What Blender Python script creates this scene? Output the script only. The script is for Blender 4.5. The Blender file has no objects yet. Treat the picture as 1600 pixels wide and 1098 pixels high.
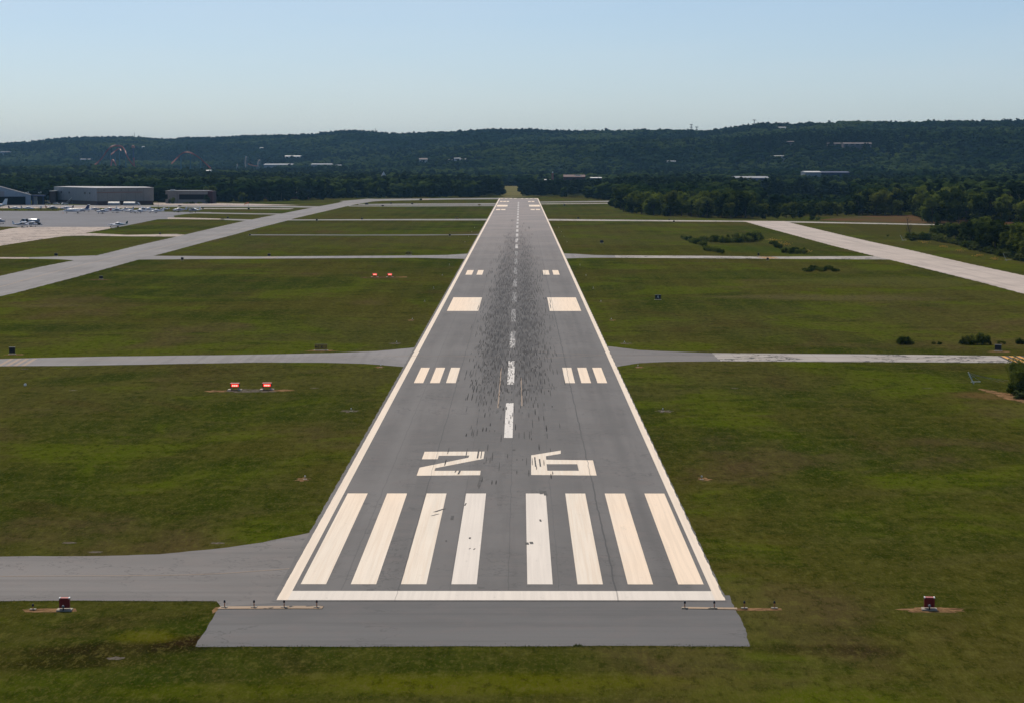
import bpy, bmesh, math, random
import numpy as np
from mathutils import Vector, Matrix, Euler
from mathutils.geometry import tessellate_polygon
R = math.radians
random.seed(7); rng = np.random.default_rng(7)
sc = bpy.context.scene
COL = sc.collection

# ------------------------------------------------------------------ camera
F, W0, H0 = 3705.0, 1600.0, 1098.0
HOR = 251.0
PITCH = math.atan((H0/2-HOR)/F)
YAW = 13.0*math.cos(PITCH)/F
CH = 29.7*math.cos(PITCH)
cam_d = bpy.data.cameras.new("camera"); cam = bpy.data.objects.new("camera", cam_d); COL.objects.link(cam)
cam.location = (1.28, 0, CH); cam.rotation_euler = (math.pi/2-PITCH, 0, YAW)
cam_d.sensor_width = 36; cam_d.lens = F/W0*36; cam_d.clip_start = 1; cam_d.clip_end = 60000
sc.camera = cam

# ------------------------------------------------------------------ light
SUN_EL, SUN_AZ = R(53), R(-20)      # azimuth measured from +Y towards +X
sun_d = bpy.data.lights.new("sun", 'SUN'); sun = bpy.data.objects.new("sun", sun_d); COL.objects.link(sun)
sun_d.energy = 3.6; sun_d.angle = R(0.53); sun_d.color = (1.0, 0.89, 0.76)
sdir = Vector((math.sin(SUN_AZ)*math.cos(SUN_EL), math.cos(SUN_AZ)*math.cos(SUN_EL), math.sin(SUN_EL)))
sun.rotation_euler = (-sdir).to_track_quat('-Z', 'Y').to_euler()
wd = bpy.data.worlds.new("World"); sc.world = wd; wd.use_nodes = True
nt = wd.node_tree; nt.nodes.clear()
wo = nt.nodes.new('ShaderNodeOutputWorld'); bg = nt.nodes.new('ShaderNodeBackground'); sky = nt.nodes.new('ShaderNodeTexSky')
sky.sky_type = 'NISHITA'; sky.sun_disc = False; sky.sun_elevation = SUN_EL; sky.sun_rotation = SUN_AZ
sky.altitude = 250; sky.air_density = .55; sky.dust_density = 1.1; sky.ozone_density = 5.0
bg.inputs['Strength'].default_value = 0.113
# faint wisps of high cirrus
tc = nt.nodes.new('ShaderNodeTexCoord'); mp = nt.nodes.new('ShaderNodeMapping'); mp.inputs['Scale'].default_value = (5, 5, 26); mp.inputs['Location'].default_value = (.7, 0, 1.3)
ns = nt.nodes.new('ShaderNodeTexNoise'); ns.inputs['Scale'].default_value = 1; ns.inputs['Detail'].default_value = 6; ns.inputs['Roughness'].default_value = .6; ns.inputs['Distortion'].default_value = .4
mr = nt.nodes.new('ShaderNodeMapRange'); mr.inputs[1].default_value = .46; mr.inputs[2].default_value = .75; mr.inputs[4].default_value = .16
mc = nt.nodes.new('ShaderNodeMix'); mc.data_type = 'RGBA'; mc.inputs[7].default_value = (6.6, 6.9, 7.0, 1)
nt.links.new(tc.outputs['Generated'], mp.inputs[0]); nt.links.new(mp.outputs[0], ns.inputs['Vector']); nt.links.new(ns.outputs[0], mr.inputs[0]); nt.links.new(mr.outputs[0], mc.inputs[0])
tn = nt.nodes.new('ShaderNodeMix'); tn.data_type = 'RGBA'; tn.blend_type = 'MULTIPLY'; tn.inputs[0].default_value = 1; tn.inputs[7].default_value = (1.0, 1.0, .91, 1)
nt.links.new(sky.outputs[0], tn.inputs[6]); nt.links.new(tn.outputs[2], mc.inputs[6]); nt.links.new(mc.outputs[2], bg.inputs['Color']); nt.links.new(bg.outputs[0], wo.inputs['Surface'])
sc.view_settings.view_transform = 'Standard'; sc.view_settings.look = 'None'
sc.view_settings.exposure = 0.0; sc.view_settings.gamma = 1
try:
    sc.cycles.volume_step_rate = 1; sc.cycles.volume_bounces = 1; sc.cycles.max_bounces = 6
    sc.cycles.use_adaptive_sampling = True
except Exception: pass

# ------------------------------------------------------------------ pixel -> world helpers (photo pixels, 1600x1098)
CM = Euler(cam.rotation_euler).to_matrix(); CP = Vector(cam.location)
def ray(px, py):
    return (CM @ Vector(((px-W0/2)/F, -(py-H0/2)/F, -1.0)))
def gp(px, py, z=0.0):
    d = ray(px, py); t = (z-CP.z)/d.z
    p = CP+d*t; return Vector((p.x, p.y, z))
def at(px, py, Y):
    d = ray(px, py); return CP+d*(Y/d.y)
def mpp(Y): return Y/F             # metres per photo pixel at distance Y

# ------------------------------------------------------------------ object helpers
def tag(o, label=None, cat=None, group=None, kind=None):
    if label: o['label'] = label
    if cat: o['category'] = cat
    if group: o['group'] = group
    if kind: o['kind'] = kind
    return o
def empty(name, loc, rz=0, label=None, cat=None, group=None):
    o = bpy.data.objects.new(name, None); COL.objects.link(o); o.location = loc; o.rotation_euler = (0, 0, rz)
    o.empty_display_size = .5
    return tag(o, label, cat, group)
def meshobj(name, vs, fs, m, parent=None, smooth=False):
    me = bpy.data.meshes.new(name); me.from_pydata([tuple(v) for v in vs], [], fs); me.update()
    if smooth:
        me.polygons.foreach_set('use_smooth', [True]*len(me.polygons))
    if m: me.materials.append(m)
    o = bpy.data.objects.new(name, me); COL.objects.link(o)
    if parent: o.parent = parent
    return o
def copy_tree(o, parent=None):
    c = o.copy(); COL.objects.link(c)
    if parent: c.parent = parent
    for ch in [k for k in o.children]: copy_tree(ch, c)
    return c
class MB:
    def __init__(s): s.v = []; s.f = []
    def add(s, vs, fs):
        n = len(s.v); s.v += [tuple(v) for v in vs]; s.f += [tuple(i+n for i in f) for f in fs]; return s
    def box(s, c, d, rz=0, ry=0, rx=0):
        M = Matrix.Translation(c) @ Euler((rx, ry, rz)).to_matrix().to_4x4()
        vs = [M @ Vector((x*d[0]/2, y*d[1]/2, z*d[2]/2)) for z in (-1, 1) for y in (-1, 1) for x in (-1, 1)]
        return s.add(vs, [(0, 2, 3, 1), (4, 5, 7, 6), (0, 1, 5, 4), (2, 6, 7, 3), (0, 4, 6, 2), (1, 3, 7, 5)])
    def tube(s, a, b, r0, r1=None, n=8):
        a = Vector(a); b = Vector(b); r1 = r0 if r1 is None else r1
        q = (b-a).to_track_quat('Z', 'Y').to_matrix()
        vs = []
        for p, r in ((a, r0), (b, r1)):
            for i in range(n):
                t = 2*math.pi*i/n; vs.append(p+q @ Vector((r*math.cos(t), r*math.sin(t), 0)))
        fs = [(i, (i+1) % n, n+(i+1) % n, n+i) for i in range(n)]
        fs += [tuple(range(n-1, -1, -1)), tuple(range(n, 2*n))]
        return s.add(vs, fs)
    def loft(s, rings, n=14, power=1.0):       # rings (x, zc, ry, rz) along x
        vs = []
        for (x, zc, ry, rz) in rings:
            for i in range(n):
                t = 2*math.pi*i/n; c, q = math.cos(t), math.sin(t)
                c = math.copysign(abs(c)**power, c); q = math.copysign(abs(q)**power, q)
                vs.append((x, ry*c, zc+rz*q))
        fs = []
        for k in range(len(rings)-1):
            for i in range(n):
                fs.append((k*n+i, (k+1)*n+i, (k+1)*n+(i+1) % n, k*n+(i+1) % n))
        fs += [tuple(range(n)), tuple((len(rings)-1)*n+i for i in range(n-1, -1, -1))]
        return s.add(vs, fs)
    def slab(s, pts, z0, th, dih=0.0, axis='z', off=0):
        # planform prism; axis 'z': pts (x,y) thickness in z with dihedral ; axis 'y': pts (x,z) thickness in y
        n = len(pts); vs = []
        for sgn in (-.5, .5):
            for (a, b) in pts:
                if axis == 'z': vs.append((a, b, z0+sgn*th+abs(b)*dih))
                else: vs.append((a, off+sgn*th, b+z0))
        fs = [tuple(range(n-1, -1, -1)), tuple(range(n, 2*n))]+[(i, (i+1) % n, n+(i+1) % n, n+i) for i in range(n)]
        return s.add(vs, fs)
    def build(s, name, m, parent=None, smooth=False): return meshobj(name, s.v, s.f, m, parent, smooth)

# ------------------------------------------------------------------ materials
def newmat(name):
    m = bpy.data.materials.new(name); m.use_nodes = True; t = m.node_tree; t.nodes.clear()
    o = t.nodes.new('ShaderNodeOutputMaterial'); b = t.nodes.new('ShaderNodeBsdfPrincipled')
    t.links.new(b.outputs[0], o.inputs['Surface'])
    return m, t, b
def N(t, typ, **k):
    n = t.nodes.new(typ)
    for a, v in k.items(): setattr(n, a, v)
    return n
def val(t, sock, v):
    if hasattr(v, 'links') or hasattr(v, 'is_output'): t.links.new(v, sock)
    else: sock.default_value = v
def mth(t, op, a, b=0.0, c=None, clamp=False):
    n = N(t, 'ShaderNodeMath', operation=op, use_clamp=clamp); val(t, n.inputs[0], a); val(t, n.inputs[1], b)
    if c is not None: val(t, n.inputs[2], c)
    return n.outputs[0]
def noise(t, vec, scale, detail=3, rough=.55, stretch=(1, 1, 1), off=(0, 0, 0), dist=0.0):
    mp = N(t, 'ShaderNodeMapping'); t.links.new(vec, mp.inputs[0])
    mp.inputs['Scale'].default_value = tuple(scale*s for s in stretch); mp.inputs['Location'].default_value = off
    n = N(t, 'ShaderNodeTexNoise'); t.links.new(mp.outputs[0], n.inputs['Vector'])
    n.inputs['Scale'].default_value = 1; n.inputs['Detail'].default_value = detail; n.inputs['Roughness'].default_value = rough
    n.inputs['Distortion'].default_value = dist
    return n.outputs[0]
def ramp(t, v, lo, hi, a=0.0, b=1.0, smooth=True):
    n = N(t, 'ShaderNodeMapRange'); n.interpolation_type = 'SMOOTHSTEP' if smooth else 'LINEAR'
    val(t, n.inputs[0], v); n.inputs[1].default_value = lo; n.inputs[2].default_value = hi
    n.inputs[3].default_value = a; n.inputs[4].default_value = b
    return n.outputs[0]
def mix(t, fac, a, b, mode='MIX'):
    n = N(t, 'ShaderNodeMix', data_type='RGBA', blend_type=mode)
    val(t, n.inputs[0], fac)
    for s, c in ((n.inputs[6], a), (n.inputs[7], b)):
        if isinstance(c, tuple): s.default_value = (*c[:3], 1)
        else: t.links.new(c, s)
    return n.outputs[2]
def pos(t): return N(t, 'ShaderNodeNewGeometry').outputs['Position']
def objc(t): return N(t, 'ShaderNodeTexCoord').outputs['Object']
def bump(t, b, h, strength=.3, dist=.1):
    n = N(t, 'ShaderNodeBump'); n.inputs['Strength'].default_value = strength; n.inputs['Distance'].default_value = dist
    t.links.new(h, n.inputs['Height']); t.links.new(n.outputs[0], b.inputs['Normal'])
def simple(name, c, rough=.6, metal=0.0, spec=.4, var=.18, scale=1.5, dirt=None, emit=None, estr=0):
    m, t, b = newmat(name); p = objc(t)
    n1 = noise(t, p, scale, 4); f = ramp(t, n1, .3, .7, 0, 1)
    dk = tuple(x*(1-var) for x in c); lt = tuple(min(1, x*(1+var)) for x in c)
    col = mix(t, f, dk, lt)
    if dirt: col = mix(t, ramp(t, noise(t, p, scale*.6, 5, .7, off=(5, 3, 1)), .52, .75, 0, .7), col, dirt)
    val(t, b.inputs['Base Color'], col); b.inputs['Roughness'].default_value = rough
    b.inputs['Metallic'].default_value = metal; b.inputs['Specular IOR Level'].default_value = spec
    if emit: b.inputs['Emission Color'].default_value = (*emit, 1); b.inputs['Emission Strength'].default_value = estr
    return m
def sep(t, vec):
    n = N(t, 'ShaderNodeSeparateXYZ'); t.links.new(vec, n.inputs[0]); return n.outputs
def gauss(t, x, c, w):                                # smooth bump round c of half-width w
    d = mth(t, 'ABSOLUTE', mth(t, 'SUBTRACT', x, c)); return ramp(t, d, 0, w, 1, 0)
def line(t, x, c, w):
    d = mth(t, 'ABSOLUTE', mth(t, 'SUBTRACT', x, c)); return ramp(t, d, w*.5, w, 1, 0, False)

# grass -----------------------------------------------------------
def grass_mat():
    m, t, b = newmat('airfield_grass'); p = pos(t); xyz = sep(t, p)
    A = noise(t, p, 1/70, 4, .6, (1, .55, 1)); B = noise(t, p, 1/26, 5, .62, (1, .6, 1), (9, 4, 0), .6)
    Cn = noise(t, p, 1/9, 5, .65, (.7, 1, 1), (3, 7, 0)); D = noise(t, p, 1.1, 5, .75, (1, .32, 1)); E = noise(t, p, 4.5, 3, .75, (1, .3, 1))
    A2 = noise(t, p, 1/160, 4, .6, (1, .6, 1), (17, 3, 0)); G = noise(t, p, 1/3.2, 5, .75, (.8, 1, 1), (4, 2, 0))
    c = mix(t, ramp(t, A, .40, .56), (.026, .040, .004), (.056, .054, .010))
    c = mix(t, ramp(t, A2, .48, .62, 0, .6), c, (.064, .064, .018))
    c = mix(t, ramp(t, B, .50, .62, 0, .75), c, (.064, .088, .004))
    c = mix(t, ramp(t, B, .44, .34, 0, .6), c, (.046, .036, .012))
    c = mix(t, ramp(t, Cn, .53, .66, 0, .6), c, (.017, .030, .003))
    c = mix(t, ramp(t, Cn, .46, .34, 0, .45), c, (.074, .068, .020))
    c = mix(t, ramp(t, noise(t, p, 1/34, 5, .6, (1, .5, 1), (31, 12, 0)), .56, .66, 0, .5), c, (.084, .056, .030))
    c = mix(t, ramp(t, G, .52, .66, 0, .38), c, (.016, .028, .002))
    c = mix(t, ramp(t, G, .46, .34, 0, .3), c, (.080, .080, .018))
    # hand-placed soil and lush patches: (cx,cy,rx,ry,angle,col,strength)
    for (px, py, rx, ry, ang, colr, st) in [
        (205, 1012, 9, 2.6, 12, (.018, .014, .005), .95), (300, 1000, 3.5, 2, 20, (.022, .013, .006), .9), (100, 1035, 6, 2.2, 8, (.018, .016, .004), .8),
        (232, 993, 2.2, 2.4, 0, (.075, .078, .003), .8), (760, 1066, 13, 3, 0, (.085, .092, .003), .65), (330, 1080, 9, 2.2, 0, (.070, .085, .003), .5), (1180, 1085, 9, 2, 0, (.065, .080, .004), .45), (1290, 1015, 6, 2.2, -5, (.025, .018, .008), .7),
        (1130, 430, 30, 14, 5, (.045, .06, .008), .5), (1290, 465, 26, 12, -8, (.09, .075, .035), .7), (860, 357, 40, 50, 0, (.08, .068, .035), .0),
        (1400, 440, 30, 25, 0, (.075, .085, .02), .5), (1180, 390, 14, 30, 0, (.03, .055, .006), .7), (300, 470, 26, 8, 10, (.02, .035, .004), .6),
        (40, 512, 22, 12, 0, (.02, .034, .005), .8), (160, 545+45, 6, 14, -35, (.02, .035, .005), .8), (80, 478, 10, 6, 0, (.085, .07, .03), .7),
        (1570, 618, 7, 5, -25, (.13, .075, .035), .6)]:
        g = gp(px, py); ca, sa = math.cos(R(ang)), math.sin(R(ang))
        dx = mth(t, 'SUBTRACT', xyz[0], g.x); dy = mth(t, 'SUBTRACT', xyz[1], g.y)
        u = mth(t, 'DIVIDE', mth(t, 'ADD', mth(t, 'MULTIPLY', dx, ca), mth(t, 'MULTIPLY', dy, sa)), rx)
        v = mth(t, 'DIVIDE', mth(t, 'SUBTRACT', mth(t, 'MULTIPLY', dy, ca), mth(t, 'MULTIPLY', dx, sa)), ry)
        d = mth(t, 'SQRT', mth(t, 'ADD', mth(t, 'MULTIPLY', u, u), mth(t, 'MULTIPLY', v, v)))
        d = mth(t, 'ADD', d, mth(t, 'MULTIPLY', mth(t, 'SUBTRACT', Cn, .5), 1.6))
        c = mix(t, ramp(t, d, .4, 1.3, st, 0), c, colr)
    # mowing swaths parallel to the runway
    w = mth(t, 'SINE', mth(t, 'ADD', mth(t, 'MULTIPLY', xyz[0], .9), mth(t, 'MULTIPLY', Cn, 6)))
    c = mix(t, ramp(t, w, -.3, 1, 0, .18), c, (.085, .085, .016))
    c = mix(t, ramp(t, D, .50, .64, 0, .52), c, (.010, .018, .001))
    c = mix(t, ramp(t, D, .47, .36, 0, .5), c, (.100, .095, .022))
    c = mix(t, ramp(t, E, .5, .66, 0, .5), c, (.10, .085, .025))
    val(t, b.inputs['Base Color'], c); b.inputs['Roughness'].default_value = 1; b.inputs['Specular IOR Level'].default_value = 0
    h = mth(t, 'ADD', mth(t, 'MULTIPLY', D, .7), mth(t, 'MULTIPLY', E, .3)); bump(t, b, h, .8, .35)
    return m
def soil_mat(name, a, c2, sc_=1.2):
    m, t, b = newmat(name); p = pos(t)
    c = mix(t, ramp(t, noise(t, p, sc_, 5, .7), .35, .65), a, c2)
    c = mix(t, ramp(t, noise(t, p, sc_*.35, 4, .6, off=(4, 1, 0)), .48, .66, 0, .8), c, (.035, .045, .008))
    val(t, b.inputs['Base Color'], c); b.inputs['Roughness'].default_value = .95; b.inputs['Specular IOR Level'].default_value = 0
    return m
def field_mat(name, a, c2):
    m, t, b = newmat(name); p = pos(t)
    c = mix(t, ramp(t, noise(t, p, 1/14, 5, .6, (.5, 1, 1)), .35, .62), a, c2)
    c = mix(t, ramp(t, noise(t, p, 1/40, 3, .6, (.4, 1, 1), (7, 2, 0)), .5, .68, 0, .7), c, (.045, .06, .014))
    val(t, b.inputs['Base Color'], c); b.inputs['Roughness'].default_value = .95; b.inputs['Specular IOR Level'].default_value = 0
    return m

def asphalt(name, base, runway=False, lanes_dir='y', lanes=1/7.5, warm=(.02, .0, -.005), rough=.82):
    m, t, b = newmat(name); p = pos(t); xyz = sep(t, p)
    n1 = noise(t, p, 1/30, 5, .6); n2 = noise(t, p, 1/3, 4, .65, off=(3, 3, 0)); n3 = noise(t, p, 6, 3, .7)
    stv = (1, .03, 1) if lanes_dir == 'y' else (.03, 1, 1)
    n4 = noise(t, p, .55, 3, .6, stv)
    lo = tuple(x*.84 for x in base); hi = tuple(x*1.15 for x in base)
    c = mix(t, ramp(t, n1, .35, .65), lo, hi)
    c = mix(t, ramp(t, n4, .46, .60, 0, .6), c, tuple(x*.74 for x in base))
    c = mix(t, ramp(t, noise(t, p, 1/11, 5, .65, tuple(q**.5 for q in stv), (5, 5, 0)), .5, .62, 0, .5), c, tuple(x*1.2 for x in base))
    c = mix(t, ramp(t, n2, .45, .7, 0, .35), c, tuple(x*1.12+w for x, w in zip(base, warm)))
    c = mix(t, ramp(t, n3, .35, .65, 0, .22), c, tuple(x*.7 for x in base))
    ck = noise(t, p, 1/8, 5, .62, off=(12, 29, 0)); gk = ramp(t, noise(t, p, 1/20, 2, .5, off=(7, 1, 0)), .47, .54)
    c = mix(t, mth(t, 'MULTIPLY', mth(t, 'MULTIPLY', line(t, ck, .5, .006), gk), .55), c, tuple(x*.35 for x in base))
    c = mix(t, ramp(t, noise(t, p, .35, 6, .8, (1, 1, 1), (40, 2, 0)), .60, .70, 0, .35), c, tuple(x*.62 for x in base))
    if runway:
        X, Y = xyz[0], xyz[1]
        wob = mth(t, 'MULTIPLY', mth(t, 'SUBTRACT', noise(t, p, 1/12, 3), .5), .6)
        Xw = mth(t, 'ADD', X, wob)
        # paving lanes: slightly different mixes
        for cx, w, k, s in ((-11.4, 1.7, 1.22, .7), (-5, 2.6, 1.16, .6), (11.6, .9, .72, .75), (5.6, 2, .86, .6), (14, 1.2, 1.2, .6), (-14.3, 1, 1.16, .5), (1.8, 1.2, .9, .4)):
            br = ramp(t, noise(t, p, 1/30, 2, .5, (1, 1, 1), (cx, 0, 0)), .3, .6, .35, 1)
            c = mix(t, mth(t, 'MULTIPLY', mth(t, 'MULTIPLY', gauss(t, Xw, cx, w), s), br), c, tuple(x*k for x in base))
        # pale patches & fine transverse variation
        c = mix(t, ramp(t, noise(t, p, .12, 5, .7, (1, .35, 1), (12, 8, 0)), .58, .72, 0, .35), c, tuple(x*1.28 for x in base))
        # seams and cracks running along the runway
        Xs = mth(t, 'ADD', X, mth(t, 'MULTIPLY', mth(t, 'SUBTRACT', noise(t, p, 1/5, 4), .5), .35))
        for cx, w, s in ((-7.15, .07, .55), (7.9, .08, .8), (.45, .05, .4), (-11.1, .06, .35), (4.0, .05, .3), (-3.6, .05, .3)):
            c = mix(t, mth(t, 'MULTIPLY', line(t, Xs, cx, w), s), c, (.035, .037, .038))
        c = mix(t, mth(t, 'MULTIPLY', gauss(t, Xs, 8.45, .5), .35), c, tuple(x*1.2 for x in base))
        cn = noise(t, p, 1/9, 5, .6, (1, .5, 1), (22, 9, 0)); gt = ramp(t, noise(t, p, 1/25, 2, .5, off=(3, 8, 0)), .50, .56)
        c = mix(t, mth(t, 'MULTIPLY', mth(t, 'MULTIPLY', line(t, cn, .5, .005), gt), .6), c, (.05, .05, .05))
        fy = mth(t, 'FRACT', mth(t, 'DIVIDE', mth(t, 'ADD', Y, mth(t, 'MULTIPLY', wob, .6)), 30.5))
        c = mix(t, mth(t, 'MULTIPLY', line(t, fy, .5, .008), .25), c, (.06, .06, .06))
        c = mix(t, ramp(t, noise(t, p, 1/22, 6, .75, (1.6, .5, 1), (2, 14, 0)), .50, .62, 0, .35), c, tuple(x*.78 for x in base))
        # rubber laid down by landings
        yr = mth(t, 'MULTIPLY', ramp(t, Y, 230, 370), ramp(t, Y, 620, 1200, 1, 0))
        xr = mth(t, 'MAXIMUM', gauss(t, X, -2.4, 4.2), gauss(t, X, 2.2, 4.2))
        st = ramp(t, noise(t, p, 1.6, 4, .7, (1, .03, 1)), .34, .60, .35, 1)
        rub = mth(t, 'MULTIPLY', mth(t, 'MULTIPLY', yr, xr), st)
        c = mix(t, mth(t, 'MULTIPLY', rub, .9), c, (.032, .031, .031))
        # paler further along: grazing sun sheen on far asphalt painted into the colour
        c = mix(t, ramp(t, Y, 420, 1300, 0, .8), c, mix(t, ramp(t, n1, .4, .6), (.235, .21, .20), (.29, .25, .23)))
    val(t, b.inputs['Base Color'], c); b.inputs['Roughness'].default_value = rough; b.inputs['Specular IOR Level'].default_value = .35
    bump(t, b, n3, .25, .03)
    return m
def concrete(name, base, joint=6.1, ang=0.0, streak='x', cracks=True):
    m, t, b = newmat(name); p = pos(t)
    mp = N(t, 'ShaderNodeMapping'); t.links.new(p, mp.inputs[0]); mp.inputs['Rotation'].default_value = (0, 0, R(ang)); q = mp.outputs[0]
    xyz = sep(t, q)
    c = mix(t, ramp(t, noise(t, q, 1/20, 5, .65), .35, .65), tuple(x*.88 for x in base), tuple(min(1, x*1.08) for x in base))
    sv = (.025, 1, 1) if streak == 'x' else (1, .025, 1)
    c = mix(t, ramp(t, noise(t, q, .4, 4, .7, sv), .48, .62, 0, .75), c, tuple(x*.72 for x in base))
    c = mix(t, ramp(t, noise(t, q, 2.5, 4, .7), .4, .7, 0, .2), c, tuple(x*.75 for x in base))
    for k in (0, 1):
        fr = mth(t, 'FRACT', mth(t, 'DIVIDE', mth(t, 'ADD', xyz[k], 500), joint))
        c = mix(t, mth(t, 'MULTIPLY', line(t, fr, .5, .012), .5), c, tuple(x*.45 for x in base))
    if cracks:
        cn = noise(t, q, 1/7, 5, .6, off=(2, 9, 0)); cr = line(t, cn, .5, .020)
        gate = ramp(t, noise(t, q, 1/18, 2, .5, off=(8, 8, 0)), .42, .50)
        c = mix(t, mth(t, 'MULTIPLY', mth(t, 'MULTIPLY', cr, gate), .95), c, (.035, .035, .03))
    val(t, b.inputs['Base Color'], c); b.inputs['Roughness'].default_value = .85; b.inputs['Specular IOR Level'].default_value = .3
    return m
def paint(name, c0, wear=.0, warm=None, wearcol=(.16, .16, .16)):
    m, t, b = newmat(name); p = pos(t); xyz = sep(t, p)
    c = mix(t, ramp(t, noise(t, p, 3.2, 3, .6, (1, .015, 1)), .4, .62, 0, .55), c0, tuple(x*.86 for x in c0))
    c = mix(t, ramp(t, noise(t, p, 1/12, 4, .6), .4, .7, 0, .4), c, tuple(x*.90 for x in c0))
    if warm:
        w = ramp(t, mth(t, 'ADD', mth(t, 'ABSOLUTE', xyz[0]), mth(t, 'MULTIPLY', noise(t, p, 1/8, 3), 4)), 7, 13.5)
        far = ramp(t, mth(t, 'ADD', xyz[1], mth(t, 'MULTIPLY', xyz[0], 3)), 140, 185, .15, 1)
        c = mix(t, mth(t, 'MULTIPLY', w, far), c, warm)
        c = mix(t, ramp(t, noise(t, p, 4.2, 3, .65, (1, .012, 1), (3, 0, 0)), .42, .64, 0, .45), c, tuple(x*.80 for x in warm))
    c = mix(t, ramp(t, noise(t, p, .9, 6, .75, (1, .5, 1)), .60, .70, 0, .45), c, tuple(x*.6 for x in c0))
    if wear:
        Y = xyz[1]
        wv = mth(t, 'ADD', noise(t, p, 2.4, 5, .75, (1.4, .22, 1)), ramp(t, Y, 245, 560, -.06, .30*wear))
        c = mix(t, ramp(t, wv, .52, .58, 0, .92), c, wearcol)
    Xs = mth(t, 'ADD', xyz[0], mth(t, 'MULTIPLY', mth(t, 'SUBTRACT', noise(t, p, 1/5, 4), .5), .35))
    for cx, w, s in ((-7.15, .05, .4), (7.9, .06, .6)):
        c = mix(t, mth(t, 'MULTIPLY', line(t, Xs, cx, w), s), c, (.12, .11, .1))
    val(t, b.inputs['Base Color'], c); b.inputs['Roughness'].default_value = .75; b.inputs['Specular IOR Level'].default_value = .3
    return m

M = {}
M['grass'] = grass_mat()
M['runway'] = asphalt('runway_asphalt', (.115, .111, .107), True)
M['pad'] = asphalt('overrun_asphalt', (.102, .101, .100), lanes_dir='x')
M['taxi'] = asphalt('taxiway_asphalt', (.144, .136, .129), lanes_dir='x')
M['taxi2'] = asphalt('parallel_taxiway_asphalt', (.190, .183, .179))
M['apron'] = asphalt('apron_asphalt', (.120, .122, .135), lanes_dir='x')
M['conc'] = concrete('pale_concrete', (.37, .34, .305))
_d = gp(1600, 445)-gp(1160, 350); _ang = math.degrees(math.atan2(_d.y, _d.x))
M['conc2'] = concrete('old_runway_concrete', (.46, .395, .345), joint=7.6, ang=-_ang, streak='x', cracks=False)
M['conc3'] = concrete('apron_concrete', (.43, .355, .30), joint=7.6)
M['paint'] = paint('cream_paint', (.80, .72, .60), warm=(.86, .70, .53))
M['paint_w'] = paint('white_paint', (.74, .68, .60))
M['paint_c'] = paint('centre_line_paint', (.72, .69, .64), wear=1.0)
M['paint_f'] = paint('faded_dash_paint', (.52, .50, .48))
M['paint_e'] = paint('edge_line_paint', (.80, .685, .55))
M['yellow'] = paint('faded_yellow_paint', (.30, .225, .16))
M['yellow2'] = paint('bright_yellow_paint', (.62, .31, .05))
M['black_paint'] = paint('black_paint', (.04, .035, .035))
M['rubber'] = simple('tyre_rubber_streak', (.033, .033, .033), .95, spec=.1)
M['rubber2'] = simple('light_tyre_streak', (.062, .061, .060), .9, spec=.2)
M['dirt'] = soil_mat('bare_soil', (.28, .17, .09), (.10, .06, .03))
M['dirt_dark'] = soil_mat('brown_soil', (.13, .08, .04), (.05, .035, .02))
M['gravel'] = soil_mat('grey_gravel', (.15, .135, .11), (.08, .065, .05), 2.5)
M['strip'] = concrete('light_base_concrete', (.38, .28, .19), joint=2.4)
M['floor'] = field_mat('forest_floor', (.018, .026, .010), (.03, .036, .014))
M['brownf'] = field_mat('dry_grass', (.12, .062, .032), (.085, .06, .03))
M['tanf'] = field_mat('tan_grass', (.17, .145, .065), (.12, .12, .05))
M['greenf'] = field_mat('meadow_grass', (.060, .048, .014), (.045, .050, .009))

# ------------------------------------------------------------------ flat sheets
def vnoise(x, k=0.0):
    return math.sin(x*1.7+k)*.5+math.sin(x*4.3+k*2.1)*.3+math.sin(x*9.1+k*.7)*.2
def wobble(pts, amp, step=None, seed=0):
    out = []; n = len(pts); acc = seed*13.7
    for i in range(n):
        a = Vector(pts[i]); b = Vector(pts[(i+1) % n]); L = (b-a).length
        st = step or max(.8, (a.y+b.y)*.5/500)
        k = max(1, min(600, int(L/st))); nrm = Vector((-(b-a).y, (b-a).x, 0)).normalized() if L > 0 else Vector((0, 0, 0))
        for j in range(k):
            q = a+(b-a)*(j/k); acc += L/k
            out.append(q+nrm*amp*(vnoise(acc*.35, seed)+.5*(random.random()-.5)))
    return out
def poly(name, pts, z, m, parent=None):
    pts = [Vector((p[0], p[1], z)) for p in pts]
    tri = tessellate_polygon([pts])
    vs = pts; fs = []
    for a, b, c in tri:
        n = (vs[b]-vs[a]).cross(vs[c]-vs[a])
        fs.append((a, b, c) if n.z > 0 else (a, c, b))
    return meshobj(name, vs, fs, m, parent)
def pxpoly(name, pp, z, m, amp=.15, seed=1, parent=None, kind='structure'):
    pts = [gp(x, y) for x, y in pp]
    if amp: pts = wobble(pts, amp, seed=seed)
    o = poly(name, pts, z, m, parent)
    if kind and not parent: o['kind'] = kind
    return o
def strip(name, pts, w, z, m, parent=None):
    vs = []; fs = []
    for i, p in enumerate(pts):
        a = pts[max(0, i-1)]; b = pts[min(len(pts)-1, i+1)]; d = (Vector(b)-Vector(a)); n = Vector((-d.y, d.x, 0)).normalized()*w/2
        vs += [(p[0]+n.x, p[1]+n.y, z), (p[0]-n.x, p[1]-n.y, z)]
    for i in range(len(pts)-1): fs.append((2*i, 2*i+1, 2*i+3, 2*i+2))
    return meshobj(name, vs, fs, m, parent)
def spl(pp, k=6):
    P = [Vector(p) for p in pp]; out = []
    for i in range(len(P)-1):
        p0 = P[max(0, i-1)]; p1 = P[i]; p2 = P[i+1]; p3 = P[min(len(P)-1, i+2)]
        for j in range(k):
            s = j/k; out.append(.5*((2*p1)+(-p0+p2)*s+(2*p0-5*p1+4*p2-p3)*s*s+(-p0+3*p1-3*p2+p3)*s**3))
    out.append(P[-1]); return out

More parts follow.
